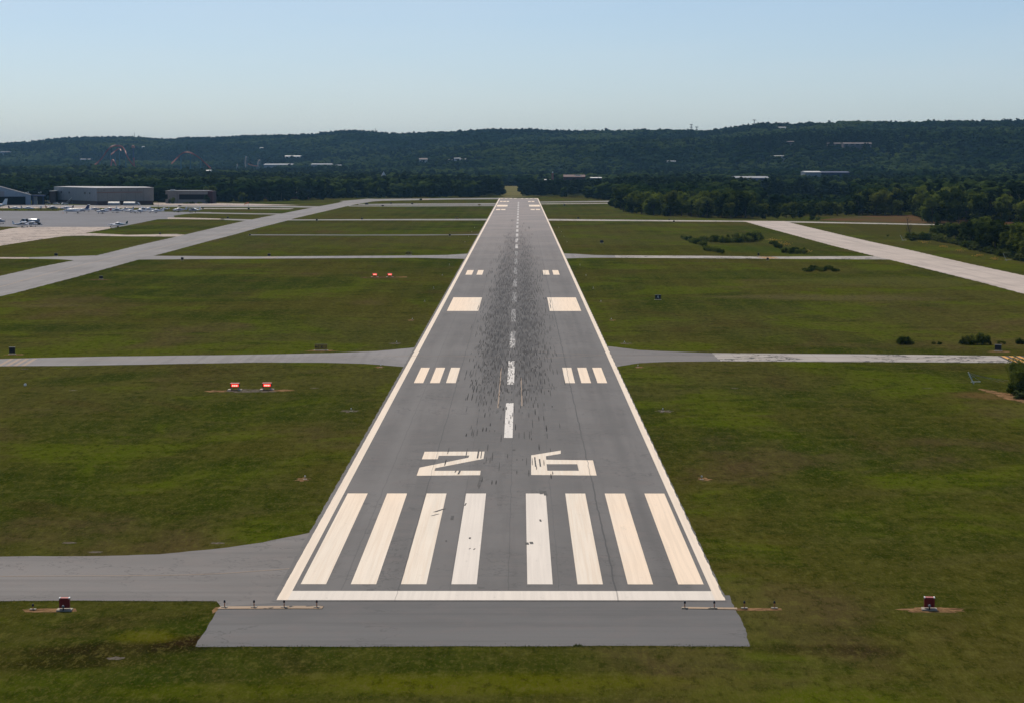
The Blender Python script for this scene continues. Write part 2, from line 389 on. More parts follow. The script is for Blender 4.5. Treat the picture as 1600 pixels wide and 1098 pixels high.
# ------------------------------------------------------------------ terrain
SK = np.array([(-300, 226), (0, 225), (60, 221), (100, 217), (130, 216), (210, 215), (270, 219), (290, 216), (345, 217), (400, 213), (480, 212), (540, 206), (570, 207), (620, 211), (700, 208), (760, 204), (830, 205), (900, 207), (960, 206), (1010, 204), (1060, 205), (1100, 206), (1130, 203), (1170, 198), (1200, 195), (1240, 195), (1290, 193), (1330, 190), (1380, 191), (1430, 192), (1600, 190), (1900, 188)], float)
RD = np.array([(-300, 7600), (250, 7400), (500, 6400), (800, 5900), (1100, 5300), (1300, 4900), (1900, 4700)], float)
D0 = np.array([(-300, 4700), (400, 4500), (650, 3800), (820, 3200), (1200, 2900), (1900, 2500)], float)
TREE = 12.0
def ucol(x, y): return 813+3717*(x-1.28)/np.maximum(y, 200)
def terr(x, y):
    x = np.asarray(x, float); y = np.asarray(y, float)
    u = ucol(x, y); Rr = np.interp(u, RD[:, 0], RD[:, 1]); d0 = np.interp(u, D0[:, 0], D0[:, 1]); S = np.interp(u, SK[:, 0], SK[:, 1])
    Zr = CH+(HOR-S)*Rr/F-TREE
    t = np.clip((y-d0)/(Rr-d0), 0, 1)
    z = Zr*(.45*t+.55*t*t*(3-2*t))
    w = np.clip((y-2700)/700, 0, 1)*(1-t**3)
    z = z+w*(5.5*np.sin(x/260+1.3)*np.sin(y/310+.5)+3.5*np.sin(x/120+y/170)+2.0*np.sin(x/61-y/83+2)+1.0*np.abs(t*4-2)*0)
    z = z+w*np.sin(np.pi*t)*13*np.sin(y/290+x/700)+w*np.sin(np.pi*t)*6*np.sin(y/120+x/240)
    z = np.where(y > Rr, Zr*np.clip(1-(y-Rr)/2500, -.2, 1), z)
    return np.where(y < 2100, 0.0, np.maximum(z, -6))
def terr1(x, y): return float(terr(x, y))
# angular grid sheet from under the camera to the horizon, all round
angs = np.concatenate([np.arange(-16, 16.01, .16), np.arange(20, 344, 6)]); angs = np.radians(angs)
rad = np.concatenate([[0], np.geomspace(60, 2000, 14), np.arange(2080, 8600, 62), np.geomspace(8800, 24000, 8)])
AA, RR = np.meshgrid(angs, rad); GX = RR*np.sin(AA)+1.28; GY = RR*np.cos(AA); GZ = terr(GX, GY)
GZ = np.where(RR > 9500, np.minimum(GZ, 0), GZ)
na, nr = len(angs), len(rad)
vs = np.stack([GX, GY, GZ], -1).reshape(-1, 3)
fs = []
for i in range(nr-1):
    for j in range(na):
        a = i*na+j; b = i*na+(j+1) % na; fs.append((a, a+na, b+na, b) if i else (a, a+na, b+na))
ground = meshobj('ground', vs, fs, M['grass']); ground['kind'] = 'structure'
ground.data.materials.append(M['floor'])
cy = []
for pol in ground.data.polygons:
    c = pol.center
    if math.hypot(c.x, c.y) > 1960 : pol.material_index = 1
ground.data.polygons.foreach_set('use_smooth', [True]*len(ground.data.polygons))

# ------------------------------------------------------------------ pavements
pxpoly('overrun_pad', [(346, 943), (342, 952), (326, 975), (305, 1010), (600, 1009.5), (1000, 1008.5), (1172, 1009.5), (1168, 990), (1156, 965), (1140, 930), (780, 925)], .012, M['pad'], .10, 3)
pxpoly('taxiway_south_near', [(-260, 872), (0, 869), (160, 868), (250, 865.5), (340, 856.5), (410, 847), (450, 839), (482, 832), (560, 800), (650, 830), (560, 936), (440, 940), (345, 948), (338, 939), (190, 938), (0, 938.5), (-260, 939)], .016, M['taxi'], .12, 4)
pxpoly('taxiway_west_first', [(-260, 564), (0, 560.5), (160, 557), (400, 554), (520, 551.5), (590, 548.5), (648, 543), (740, 530), (740, 590), (631, 573), (570, 568), (500, 566.3), (400, 566), (130, 571), (0, 572), (-260, 575)], .016, M['taxi2'], .14, 5)
pxpoly('taxiway_east_first', [(860, 535), (949, 541), (1000, 547), (1040, 549), (1112, 551.5), (1126, 564.2), (1040, 565), (1000, 567), (961, 573), (860, 580)], .016, M['taxi'], .14, 6)
pxpoly('taxiway_east_first_concrete', [(1112, 551.5), (1400, 554), (1600, 556.5), (1800, 559), (1800, 569), (1600, 567), (1400, 565.5), (1126, 564.2)], .017, M['conc'], .14, 7)
pxpoly('taxiway_west_second', [(225, 400), (400, 401.3), (650, 399.5), (700, 398.7), (735, 396.5), (790, 392), (790, 410), (722, 404.8), (650, 403.2), (400, 404.6), (217, 406)], .018, M['taxi2'], .2, 8)
pxpoly('taxiway_east_second', [(830, 392), (880, 396.3), (900, 397.2), (930, 399), (960, 399.5), (962, 403.2), (925, 403.1), (886, 404.2), (830, 410)], .018, M['taxi2'], .2, 9)
pxpoly('taxiway_east_second_concrete', [(960, 399.5), (1100, 400.2), (1200, 401.5), (1385, 400.5), (1400, 406), (1200, 404.7), (1100, 404), (962, 403.2)], .019, M['conc'], .2, 10)
pxpoly('old_paved_track', [(388, 366.9), (560, 367.2), (715, 366.9), (746, 366.2), (800, 365.6), (800, 367.8), (742, 367.5), (640, 368.3), (388, 368)], .012, M['apron'], .5, 11)
pxpoly('taxiway_west_third', [(440, 343.4), (620, 342.8), (762, 342.4), (800, 342), (800, 345.6), (758, 344.9), (600, 344.7), (440, 344.9)], .018, M['taxi2'], .3, 12)
pxpoly('taxiway_east_third', [(820, 342), (856, 342.6), (960, 343.6), (1160, 345.4), (1230, 346), (1415, 349.7), (1520, 352.4), (1600, 356.6), (1800, 365), (1800, 372), (1600, 359.6), (1575, 354.5), (1415, 351.4), (1200, 347.4), (1060, 346.4), (858, 345.2), (820, 345.6)], .018, M['conc'], .25, 13)
pxpoly('taxiway_west_far', [(560, 319.4), (640, 318.6), (776, 318), (800, 318), (800, 320.3), (620, 320.6), (560, 320.6)], .02, M['taxi2'], .3, 14)
pxpoly('service_road', [(545, 321.8), (640, 321.6), (800, 321.2), (800, 322.4), (640, 323), (545, 323)], .022, M['taxi2'], .3, 15)
pxpoly('taxiway_east_far', [(820, 315.8), (845, 315.6), (968, 314), (1100, 313.6), (1100, 315.2), (968, 316), (840, 317)], .02, M['taxi2'], .3, 16)
pxpoly('service_road_east', [(820, 318.9), (968, 317.6), (968, 318.6), (820, 319.9)], .022, M['conc'], .3, 17)
pxpoly('taxiway_west_end', [(530, 314.8), (570, 311.6), (600, 311.2), (779, 309.8), (800, 309.8), (800, 311.6), (700, 312.3), (590, 314.4), (555, 318)], .024, M['taxi2'], .3, 18)
# left parallel taxiway (diagonal in the picture)
pxpoly('parallel_taxiway', [(-250, 497), (0, 431.7), (60, 418), (117, 407), (155, 398.7), (215, 384), (279, 369.5), (345, 354), (385, 345), (435, 335.2), (480, 326.4), (520, 319), (547, 313.5), (575, 311), (625, 312.5), (582, 315.3), (555, 320), (540, 323.2), (460, 341.7), (452, 344.4), (400, 357.5), (366, 367), (319, 379), (275, 391), (250, 397.6), (217, 406), (120, 433), (20, 459), (0, 463.3), (-250, 535)], .026, M['taxi2'], .2, 19)
pxpoly('old_concrete_runway', [(1160, 345.6), (1225, 346), (1262, 355), (1300, 364), (1360, 378), (1417, 390), (1460, 400), (1507, 411), (1600, 431), (1850, 492), (1850, 530), (1600, 459.5), (1537, 442.5), (1450, 421), (1400, 408.5), (1362, 399.5), (1300, 384), (1200, 357)], .026, M['conc2'], .25, 20)
# apron and its roads
pxpoly('apron_concrete_taxilane', [(-200, 368), (0, 360.6), (16, 357.5), (30, 355.7), (60, 353), (175, 353), (172, 357.6), (133, 364.4), (200, 367.3), (275, 366), (300, 368.2), (280, 370), (200, 369.7), (131, 368.8), (100, 369.4), (56, 375.6), (0, 384.4), (-200, 420)], .014, M['conc3'], .2, 21)
pxpoly('apron', [(-260, 356), (0, 354.5), (30, 355), (170, 355), (176, 357), (200, 352.5), (225, 347.5), (247, 343), (275, 342.8), (271, 337.5), (290, 335), (309, 333.6), (330, 333.8), (330, 332), (300, 331.6), (240, 331.2), (130, 330.4), (0, 330), (-260, 330)], .018, M['apron'], .25, 22)
pxpoly('taxilane_concrete_strip', [(262, 340.1), (300, 340.7), (350, 342.2), (350, 343.6), (262, 342.6)], .021, M['conc3'], .2, 23)
pxpoly('taxilane_second', [(345, 342.2), (395, 343.4), (395, 346), (345, 343.8)], .021, M['taxi2'], .2, 24)
pxpoly('taxilane_north', [(300, 331.9), (400, 333.8), (445, 334.2), (440, 335.8), (400, 335.4), (300, 333.8)], .0225, M['taxi2'], .2, 25)
pxpoly('taxilane_gravel_edge', [(-40, 402.2), (45, 402.4), (45, 404.7), (-40, 404.5)], .0215, M['conc3'], .15, 26)
pxpoly('taxilane_south', [(45, 402.4), (120, 400.5), (150, 399.5), (125, 407), (117, 407.2), (90, 405.4), (45, 404.7)], .0205, M['taxi2'], .15, 27)
pxpoly('hangar_forecourt', [(-260, 320.5), (60, 320.5), (130, 321), (400, 321.8), (520, 323.1), (500, 325), (400, 324), (240, 323.6), (0, 323.3), (-260, 323.3)], .0235, M['taxi2'], .2, 28)
pxpoly('forecourt_concrete', [(240, 317.3), (330, 317.6), (400, 319), (470, 321), (400, 321.7), (240, 321)], .0195, M['conc3'], .2, 29)
pxpoly('sandy_verge', [(-260, 323.3), (0, 323.3), (120, 323.5), (235, 323.8), (235, 324.9), (120, 325.8), (0, 325.8), (-260, 325.8)], .0125, M['conc3'], .3, 30)
pxpoly('taxilane_far', [(312, 325.6), (400, 325.9), (460, 326), (452, 327.4), (400, 327.2), (312, 327)], .0245, M['conc'], .2, 31)
pxpoly('apron_back_edge', [(100, 328.4), (250, 328.5), (258, 330.6), (240, 331.2), (130, 330.6), (90, 330)], .0165, M['apron'], .3, 32)
# fields
pxpoly('dry_field', [(1278, 344.5), (1300, 341), (1350, 338), (1420, 336.3), (1500, 337), (1600, 346), (1600, 352), (1520, 350.8), (1415, 348.6), (1340, 347.3)], .008, M['brownf'], 1.5, 33)
pxpoly('dry_field_strip', [(1320, 352), (1400, 353.5), (1462, 354.5), (1458, 368), (1400, 371), (1350, 363)], .008, M['greenf'], 1.2, 34)
pxpoly('meadow', [(1180, 315.8), (1195, 312), (1240, 310.6), (1320, 311.2), (1332, 314.5), (1300, 317), (1230, 317.4)], .008, M['greenf'], 2, 35)

# ------------------------------------------------------------------ runway with its markings
YT = gp(783, 937.6).y; YE = gp(800, 310.2).y
def edge(side, base, amp, sd, y0, y1):
    out = []; y = y0
    while y < y1:
        out.append((side*(base+amp*vnoise(y*.55, sd)+amp*.25*(random.random()-.5)), y)); y += max(.5, y/500)
    out.append((side*base, y1)); return out
L = edge(-1, 15.55, .06, 1, YT-.4, YE); Rr_ = edge(1, 15.22, .06, 2, YT-.4, YE)
runway = poly('runway', L+Rr_[::-1], .030, M['runway']); runway['kind'] = 'structure'
ZM = .036
def mark(name, pts, m, z=ZM): return poly(name, pts, z, m, runway)
def rect(x0, x1, y0, y1): return [(x0, y0), (x1, y0), (x1, y1), (x0, y1)]
yb0, yb1 = YT, gp(783, 923.3).y
mark('threshold_bar', rect(-14.45, 14.47, yb0, yb1), M['paint_w'])
Lo = edge(-1, 15.2, .015, 3, YT, YE)+[(-14.45, YE), (-14.45, YT)]
mark('edge_line', Lo, M['paint_e'])
Ro = edge(1, 15.12, .06, 4, YT, YE)+[(14.47, YE), (14.47, YT)]
mark('edge_line', Ro, M['paint_e'])
ys0, ys1 = gp(783, 912.8).y, gp(783, 770.8).y
for x0 in (-14.12, -10.6, -7.08, -3.55, 1.78, 5.3, 8.82, 12.36):
    mark('threshold_stripe', rect(x0, x0+1.78, ys0, ys1), M['paint_w'] if abs(x0) < 3.6 else M['paint'], ZM+.002)
two = [(663.5, 705.5), (757.2, 705.3), (755.3, 716.7), (680.3, 731.2), (678.8, 735.4), (751, 735.2), (750.1, 742.2), (651, 743), (655.5, 730.5), (732, 714.9), (733.5, 711.4), (685.5, 711.9), (684, 717.2), (659.2, 717.3)]
mark('runway_number', [gp(x, y) for x, y in two], M['paint'])
six_o = [(876.2, 703.7), (876.2, 708.7), (853, 712.5), (853.3, 718), (926.5, 719), (932.2, 742.7), (830, 741.8), (830, 711.2)]
# the six: outer outline bridged to its hole
six = [(876.2, 703.7), (876.2, 708.7), (853, 712.5), (853.3, 718), (926.5, 719), (932.2, 742.7), (830, 741.8), (830, 725), (854, 725), (855.2, 735.2), (904.5, 735.3), (902, 725), (854, 724.98), (830, 724.9), (830, 711.2)]
mark('runway_number', [gp(x, y) for x, y in six], M['paint'])
def bars(rows, xs, name):
    y0, y1 = gp(800, rows[0]).y, gp(800, rows[1]).y
    for (a, b) in xs: mark(name, rect(a, b, y0, y1), M['paint'])
b3 = [(-12.95, -11.7), (-10.8, -9.5), (-8.65, -7.35), (7.3, 8.6), (9.45, 10.75), (11.6, 12.9)]
bars((598.2, 574.3), b3, 'touchdown_bar')
bars((486.4, 465.2), [(-13.2, -7.0), (7.1, 13.3)], 'aiming_point_block')
bars((429.8, 422.6), [(-13.0, -11.3), (-10.1, -8.6), (7.3, 8.9), (9.9, 11.5)], 'touchdown_bar')
bars((328.7, 327.2), [(-13.3, -10.8), (-10.2, -7.7), (7.5, 10), (10.6, 13.1)], 'touchdown_bar')
bars((323.3, 320.6), [(-14, -7.0), (7.0, 14)], 'aiming_point_block')
bars((316.0, 314.6), [(-13.3, -11.5), (-11, -9), (-8.6, -6.8), (7, 8.8), (9.4, 11.4)], 'touchdown_bar')
yf = gp(800, 311.0).y
for x0 in (-14.05, -10.55, -7.05, -3.55, 1.75, 5.28, 8.8, 12.32): mark('threshold_stripe', rect(x0, x0+1.9, yf, YE-8), M['paint'])
mark('threshold_bar', rect(-14.2, 14.1, YE-4, YE-.5), M['paint_w'])
y = gp(795, 683.9).y
while y < YE-180:
    mark('centre_line_stripe', rect(-.46, .46, y, y+36.6), M['paint_c'] if y < 760 else M['paint_f']); y += 61
# faded taxi guide lines painted on the runway
for pp in ([(640, 556.5), (720, 556.6), (780, 558)], [(600, 557), (660, 556)], [(840, 549.5), (890, 552.5), (943, 555)], [(838, 561), (890, 557.5), (943, 555)], [(778, 637), (780.5, 610), (782, 590), (783, 575)], [(815.5, 634), (815, 610), (814, 590)]):
    strip('guide_line', spl([gp(a, b) for a, b in pp]), .14, ZM+.003, M['yellow'], runway)
for pp in ([(-60, 900.5), (0, 900), (120, 899.4), (250, 898.6), (330, 896.5), (400, 892), (455, 888)], [(-60, 565), (0, 564.5), (250, 561.5), (420, 559.5), (560, 557.6), (640, 556.5)],
           [(957, 555.3), (1040, 556.4), (1110, 556.9)], [(1126, 557), (1300, 559), (1560, 561)],
           [(-60, 465), (0, 448.7), (100, 421.5), (200, 398), (290, 378.4), (400, 353.7), (470, 338), (520, 326), (560, 316)],
           [(-30, 438), (0, 438.5), (20, 440), (40, 438)]):
    o = strip('taxi_centre_line', spl([gp(a, b) for a, b in pp]), .16 if pp[0][1] > 520 else .32, .0295, M['yellow']); o['kind'] = 'structure'
# holding-position markings: four yellow bars on black ground
def holdmark(pa, pb, w, n=4, my='yellow'):
    a = gp(*pa); b = gp(*pb); d = (b-a).normalized(); s = Vector((d.y, -d.x, 0))
    if s.x < 0: s = -s
    r = strip('holding_marking', [a+s*w*.5, b+s*w*.5], w*1.1, .0285, M['black_paint'] if my == 'yellow2' else M['taxi2']); r['kind'] = 'structure'
    for k in range(n):
        q = s*(w*(k+.5)/n); strip('yellow_bar', [a+q, b+q], w/n*.5, .0325, M[my], r)
holdmark((1561, 556.3), (1583, 566.3), 4.6, 4, 'yellow2'); holdmark((1182, 402.0), (1196, 404.4), 4.5, 4, 'yellow2')
holdmark((418, 401.5), (406, 404.2), 4); holdmark((13, 560.4), (-8, 571.8), 4.6)
holdmark((660, 311.0), (656, 313), 6)
# tyre marks
BINS = {}
def marks(name, n, m, sx):
    mb = MB()
    for i in range(n):
        y = 250+np.random.gamma(2.9, 88) if random.random() < .993 else random.uniform(212, 260)
        if y > 1200: continue
        side = random.choice((-1, 1)); x = side*random.gauss(2.7, sx) if random.random() < .8 else random.gauss(0, 2.6)
        x = max(-7.5, min(7.5, x)); ln = random.uniform(2.2, 12)*(y/340)**1.3; w = random.uniform(.08, .15); an = random.gauss(0, .0022)
        for k in range(random.choice((1, 1, 2))):
            bi = round((x+k*.52)/.19); xx = bi*.19; iv = BINS.setdefault(bi, [])
            if any(y < q1+.3 and y+ln > q0-.3 for q0, q1 in iv): continue
            iv.append((y, y+ln)); an = 0
            mb.add([(xx-w/2*.5, y, .0415), (xx+w/2*.5, y, .0415), (xx+w/2+ln*an, y+ln*.45, .0415), (xx+w/2*.5+ln*an, y+ln, .0415), (xx-w/2*.3+ln*an, y+ln, .0415), (xx-w/2, y+ln*.4, .0415)], [(0, 1, 2, 3, 4, 5)])
    o = mb.build(name, m, runway); o['kind'] = 'stuff'; return o
np.random.seed(3)
marks('tyre_marks', 1500, M['rubber'], 1.4); marks('faint_tyre_marks', 3000, M['rubber2'], 1.5)
mb = MB()
for (x, y, dx, ln, w) in [(706, 812, .0, 2.2, .25), (679, 800, .8, 2.0, .3), (674, 806, .6, 1.2, .2), (824, 851, -.05, 1.1, .28), (831, 850, -.05, 1.1, .28), (846, 772, -.05, 2.4, .3), (853, 774, -.1, 2.8, .32), (734, 842, 0, .8, .16), (740, 859, .1, .7, .1), (733, 858, .1, .5, .1), (726, 790, .1, 1.5, .12), (716, 741, .1, 2.6, .18), (711, 738, .1, 2.0, .12), (746, 716, .02, 8, .16), (751, 716, .02, 6, .10), (837, 729, -.05, 7.4, .14), (844.5, 729, -.05, 6, .15), (697, 846, 0, .6, .12), (748, 760, .12, 7, .28), (803, 704, 0, 1.5, .3), (776, 645, .1, 3, .3), (845, 815, -.05, 1.2, .16)]:
    g = gp(x, y); mb.add([(g.x-w/2, g.y, .043), (g.x+w/2, g.y, .043), (g.x+w/2+dx, g.y+ln, .043), (g.x-w/2+dx, g.y+ln, .043)], [(0, 1, 2, 3)])
o = mb.build('dark_skid_marks', simple('old_skid_rubber', (.11, .108, .105), .9, spec=.1), runway); o['kind'] = 'stuff'
# grass creeping over the right edge and pavement ends
def tufts(name, pathpx, n, spread, hmax, label):
    mb = MB(); P = spl([gp(a, b) for a, b in pathpx], 10)
    for i in range(n):
        q = P[random.randrange(len(P)-1)]; r = P[min(len(P)-1, P.index(q)+1)]; s = q.lerp(r, random.random())
        x = s.x+random.gauss(0, spread); y = s.y+random.gauss(0, spread); h = random.uniform(.3, 1)*hmax
        for k in range(5):
            a = random.uniform(0, 6.28); w = h*.22; dx, dy = math.cos(a)*h*.6, math.sin(a)*h*.6
            mb.add([(x-w*math.sin(a), y+w*math.cos(a), 0), (x+w*math.sin(a), y-w*math.cos(a), 0), (x+dx, y+dy, h)], [(0, 1, 2)])
    o = mb.build(name, M['tuft']); tag(o, label, 'grass', kind='stuff'); return o
# ------------------------------------------------------------------ small airfield furniture
def patch(px, py, rx, ry, m, seed=0, z=.009, name='bare_patch'):
    g = gp(px, py); pts = []
    for k in range(36):
        a = k/36*6.283; r = 1+.28*vnoise(k*.55, seed)+.12*(random.random()-.5); pts.append((g.x+rx*r*math.cos(a), g.y+ry*r*math.sin(a)))
    o = poly(name, pts, z, m); o['kind'] = 'structure'; return o
M['red'] = simple('red_housing', (.22, .012, .010), .45); M['pink'] = simple('faded_red_top', (.55, .15, .12), .5)
M['grey_metal'] = simple('grey_metal', (.30, .31, .32), .45, .5); M['dark'] = simple('black_enamel', (.012, .013, .016), .5)
M['white_metal'] = simple('white_enamel', (.88, .87, .83), .4); M['orange_metal'] = simple('rusty_orange', (.45, .16, .06), .6)
M['padc'] = simple('footing_concrete', (.34, .30, .24), .85, scale=3); M['lens'] = simple('lamp_glass', (.015, .02, .035), .15, spec=.6)
M['signy'] = simple('dull_yellow_sign_face', (.32, .22, .025), .5); M['glow'] = simple('lit_red_lamp', (.9, .05, .03), .3, emit=(1.0, .035, .02), estr=1.7)
M['glowc'] = simple('lamp_core', (.9, .7, .6), .3, emit=(1, .42, .32), estr=2.0)
M['clearlens'] = simple('pale_glass', (.65, .68, .66), .2); M['windsock'] = simple('orange_fabric', (.85, .25, .10), .8)

# runway edge lights
def edge_light(loc, label, group=None):
    e = empty('runway_edge_light', loc, 0, label, 'runway light', group)
    MB().tube((0, 0, 0), (0, 0, .05), .2, .19, 12).build('base_plate', M['padc'], e)
    MB().tube((0, 0, .05), (0, 0, .24), .025, .025, 6).build('stem', M['dark'], e)
    MB().tube((0, 0, .24), (0, 0, .29), .07, .08, 10).tube((0, 0, .29), (0, 0, .38), .075, .045, 10).build('lens', M['clearlens'], e, True)
    return e
el = None
sides = {-1: 'left', 1: 'right'}
named = {(-1, 0): 'white edge light on a brown soil pad left of the threshold stripes, nearest the camera', (-1, 1): 'white edge light on a pale pad in the grass left of the runway number',
         (-1, 2): 'white edge light in the grass left of the touchdown bars, below the first left taxiway', (-1, 3): 'white edge light just above the first left taxiway beside the runway',
         (1, 0): 'white edge light on bare soil in the grass right of the runway number', (1, 1): 'white edge light in the grass right of the runway, between number and touchdown bars',
         (1, 2): 'white edge light just below the first right taxiway beside the runway', (1, 3): 'white edge light on bare soil just above the first right taxiway'}
for i, D in enumerate((219.5, 280, 340, 384, 440, 497, 549, 610, 671, 732, 860, 921, 982, 1043)):
    for s in (-1, 1):
        lab = named.get((s, i)); grp = None
        if not lab: lab = 'small white edge light %s of the runway, farther than the first taxiways' % sides[s]; grp = '%s runway edge lights' % sides[s]
        loc = (18.6*s-(.2 if s < 0 else .4), D, 0)
        edge_light(loc, lab, grp)
        if i < 5:
            pts = []
            pxp = None
            for k in range(24):
                a = k/24*6.283; r = 1+.5*vnoise(k*.9, i+s); pts.append((loc[0]+(.6+.4*(i % 2))*r*math.cos(a)+.2*s, loc[1]+1.3*r*math.sin(a)))
            o = poly('bare_patch', pts, .009, M['dirt'] if (i+s) % 2 else M['gravel']); o['kind'] = 'structure'
# threshold lights on their concrete strips
pxpoly('light_base_strip', [(345, 947.6), (506, 946.6), (503, 951), (340, 951.4)], .05, M['strip'], .04, 41)
pxpoly('light_base_strip_east', [(1066, 948.4), (1152, 949.5), (1152, 952.4), (1064, 951)], .05, M['strip'], .04, 42)
pxpoly('bare_soil_strip', [(1150, 949), (1190, 949.4), (1220, 950), (1222, 953), (1180, 953.6), (1150, 953)], .014, M['dirt'], .12, 43)
pxpoly('bare_soil_strip', [(35, 952), (60, 950.5), (118, 950), (120, 954.5), (80, 957), (40, 956)], .010, M['dirt'], .25, 44)
pxpoly('bare_soil_strip', [(335, 948), (350, 946.5), (346, 953), (330, 958)], .010, M['dirt'], .2, 45)
def th_light(px, py, label, post=.36):
    g = gp(px, py); e = empty('threshold_light', (g.x, g.y, .0), 0, label, 'threshold light')
    MB().box((0, 0, .065), (.42, .3, .05)).build('base_plate', M['padc'], e)
    MB().tube((0, 0, .09), (0, 0, post), .035, .03, 8).build('stem', M['orange_metal'], e)
    MB().tube((0, 0, post), (0, 0, post+.05), .07, .08, 12).tube((0, 0, post+.05), (0, 0, post+.17), .078, .045, 12).build('lens', M['lens'], e, True)
    return e
for px, lab in ((351, 'leftmost of four dark threshold lights on the left concrete strip, at the grass edge'), (397, 'second dark threshold light from the left on the left concrete strip'),
                (444, 'dark threshold light at the lower left corner of the white threshold bar'), (495, 'dark threshold light at the right end of the left concrete strip'),
                (1070, 'dark threshold light at the left end of the right concrete strip'), (1116, 'dark threshold light near the lower right corner of the white bar'),
                (1163, 'dark threshold light in the grass just right of the right concrete strip'), (1210, 'dark threshold light in bare soil, farthest right of the row')):
    th_light(px, 949 if px < 600 else 950.4, lab)
th_light(51.5, 952.5, 'small dark light on bare soil left of the red box by the lower left taxiway', .25)
th_light(277, 831, 'unused', .2) if False else None
# red-backed identifier lights
def reil(px, py, label, rz):
    g = gp(px, py); e = empty('runway_end_identifier_light', (g.x, g.y, 0), rz, label, 'identifier light', 'red identifier light units')
    MB().box((0, 0, .05), (1.0, .8, .10)).build('footing', M['padc'], e)
    MB().box((0, .05, .5), (.68, .34, .62)).build('housing', M['red'], e)
    t = MB().box((0, .05, .835), (.50, .38, .045)).build('top_cover', M['pink'], e)
    for sx in (-.31, .31): MB().box((sx, .05, .835), (.08, .40, .07)).build('corner_bracket', M['white_metal'], e)
    MB().tube((-.02, -.42, .1), (-.02, -.42, .28), .045, .045, 8).build('stem', M['dark'], e)
    MB().tube((-.02, -.30, .34), (-.02, -.46, .36), .06, .10, 12).build('lamp', M['grey_metal'], e, True)
reil(101, 953.2, 'dark red square light box in the grass below the lower left taxiway', .03)
reil(1452, 952.2, 'dark red square light box on bare sandy soil in the right grass', -.10)
patch(1457, 952.5, 2.0, 1.0, M['dirt'], 5); patch(1470, 953, 1.4, .5, M['dirt'], 8, .011)
# slope indicator boxes
def papi(px, py, w, label):
    g = gp(px, py); e = empty('approach_slope_light', (g.x, g.y, 0), 0, label, 'approach light', 'lit red approach slope light boxes')
    for sx in (-1, 1):
        MB().box((sx*w*.62, 0, .06), (w*.34, 1.5, .12)).build('footing', M['padc'], e)
        for sy in (-.2, .5): MB().tube((sx*w*.4, sy, .1), (sx*w*.4, sy, .42), .04, .04, 6).build('leg', M['grey_metal'], e)
    MB().box((0, .15, .66), (w, 1.1, .46)).build('housing', M['red'], e)
    MB().box((0, .15, .905), (w*1.04, 1.16, .035)).build('lid', M['pink'], e)
    l = MB().box((.05*w, -.415, .66), (w*.84, .04, .30)).build('lamp_window', M['glow'], e)
    for k in range(3): MB().tube(((k-1)*w*.22+.05*w, -.44, .65), ((k-1)*w*.22+.05*w, -.452, .65), .10, .10, 12).build('lamp', M['glowc'], l)
papi(367, 609.2, 1.12, 'glowing red light box, left one of the nearer pair in the left grass')
papi(417, 608.8, 1.12, 'glowing red light box, right one of the nearer pair in the left grass')
papi(585.5, 433.2, 1.15, 'glowing red light box, left one of the farther pair left of the runway')
papi(609, 433.2, 1.15, 'glowing red light box, right one of the farther pair left of the runway')
patch(392, 610, 3.7, 2.2, M['gravel'], 3); patch(338, 610.6, 1.4, 1.3, M['dirt'], 4, .010); patch(440, 609.5, 1.5, 1.2, M['dirt'], 6, .011)
patch(598, 433.6, 4.2, 5, M['dirt_dark'], 3); patch(628, 433.2, 1.4, 3, M['dirt'], 9, .010); patch(570, 434, 1.2, 3, M['dirt_dark'], 12, .010)

# guidance and distance signs
def sign(px, py, wpx, hpx, label, face='dark', rz=0, legs=True, text=None, pad=True, group=None, thick=.22):
    g = gp(px, py); s = mpp(g.y); w = wpx*s; h = hpx*s; b = .18
    nm = {'dark': 'sign_board', 'yellow': 'guidance_sign'}[face]
    e = empty(nm, (g.x, g.y, 0), rz, label, 'airfield sign', group)
    if pad: MB().box((0, 0, .04), (w*1.15, .9, .08)).build('footing', M['padc'], e)
    for k in ((-.35, .35) if w > .5 else (0,)): MB().tube((k*w, 0, 0.08), (k*w, 0, b+.05), .035, .035, 6).build('leg', M['grey_metal'], e)
    hp = h-b*.5
    p = MB().box((0, 0, b+hp/2), (w, thick, hp)).build('panel', M['signy'] if face == 'yellow' else M['dark'], e)
    MB().box((0, 0, b+hp+.015), (w+.05, thick+.05, .03)).build('frame', M['grey_metal'] if face == 'dark' else M['dark'], p)
    if text:
        for grp_ in text:
            mb = MB()
            for q in grp_: mb.add([(x*hp, -thick/2-.006, b+y*hp) for x, y in q], [tuple(range(len(q)))])
            mb.build('lettering', M['clearlens'] if face == 'dark' else M['dark'], p)
    return e
four = [[[(.02, .2), (.14, .2), (.14, .85), (.02, .85)], [(-.22, .38), (.24, .38), (.24, .48), (-.22, .48)], [(-.22, .48), (-.12, .48), (.04, .85), (-.06, .85)]]]
arrow = [[[(-1.25, .5), (-1.05, .3), (-1.05, .44), (-.72, .44), (-.72, .56), (-1.05, .56), (-1.05, .7)]], [[(-.55, .08), (-.50, .08), (-.50, .92), (-.55, .92)]], [[(.1, .3), (.48, .3), (.48, .4), (.22, .4), (.22, .6), (.48, .6), (.48, .7), (.1, .7)]]]
sign(1028, 468.8, 9, 7, 'black distance board with a pale number 4 in the grass right of the runway', text=four)
sign(501.5, 547.6, 19.5, 8.5, 'dull yellow guidance sign with arrow beside the first left taxiway', 'yellow', text=arrow)
patch(503, 548, 2.4, 1.4, M['dirt'], 21)
sign(19, 553.4, 9, 10, 'large black sign board beside the left end of the first left taxiway')
patch(22, 554, 1.6, 1.2, M['dirt'], 22)
sign(1559.5, 548.6, 10, 9, 'black sign board on a pale footing near the bush beside the right concrete taxiway', rz=-.5)
patch(1562, 549.4, 1.8, 1.3, M['dirt'], 23)
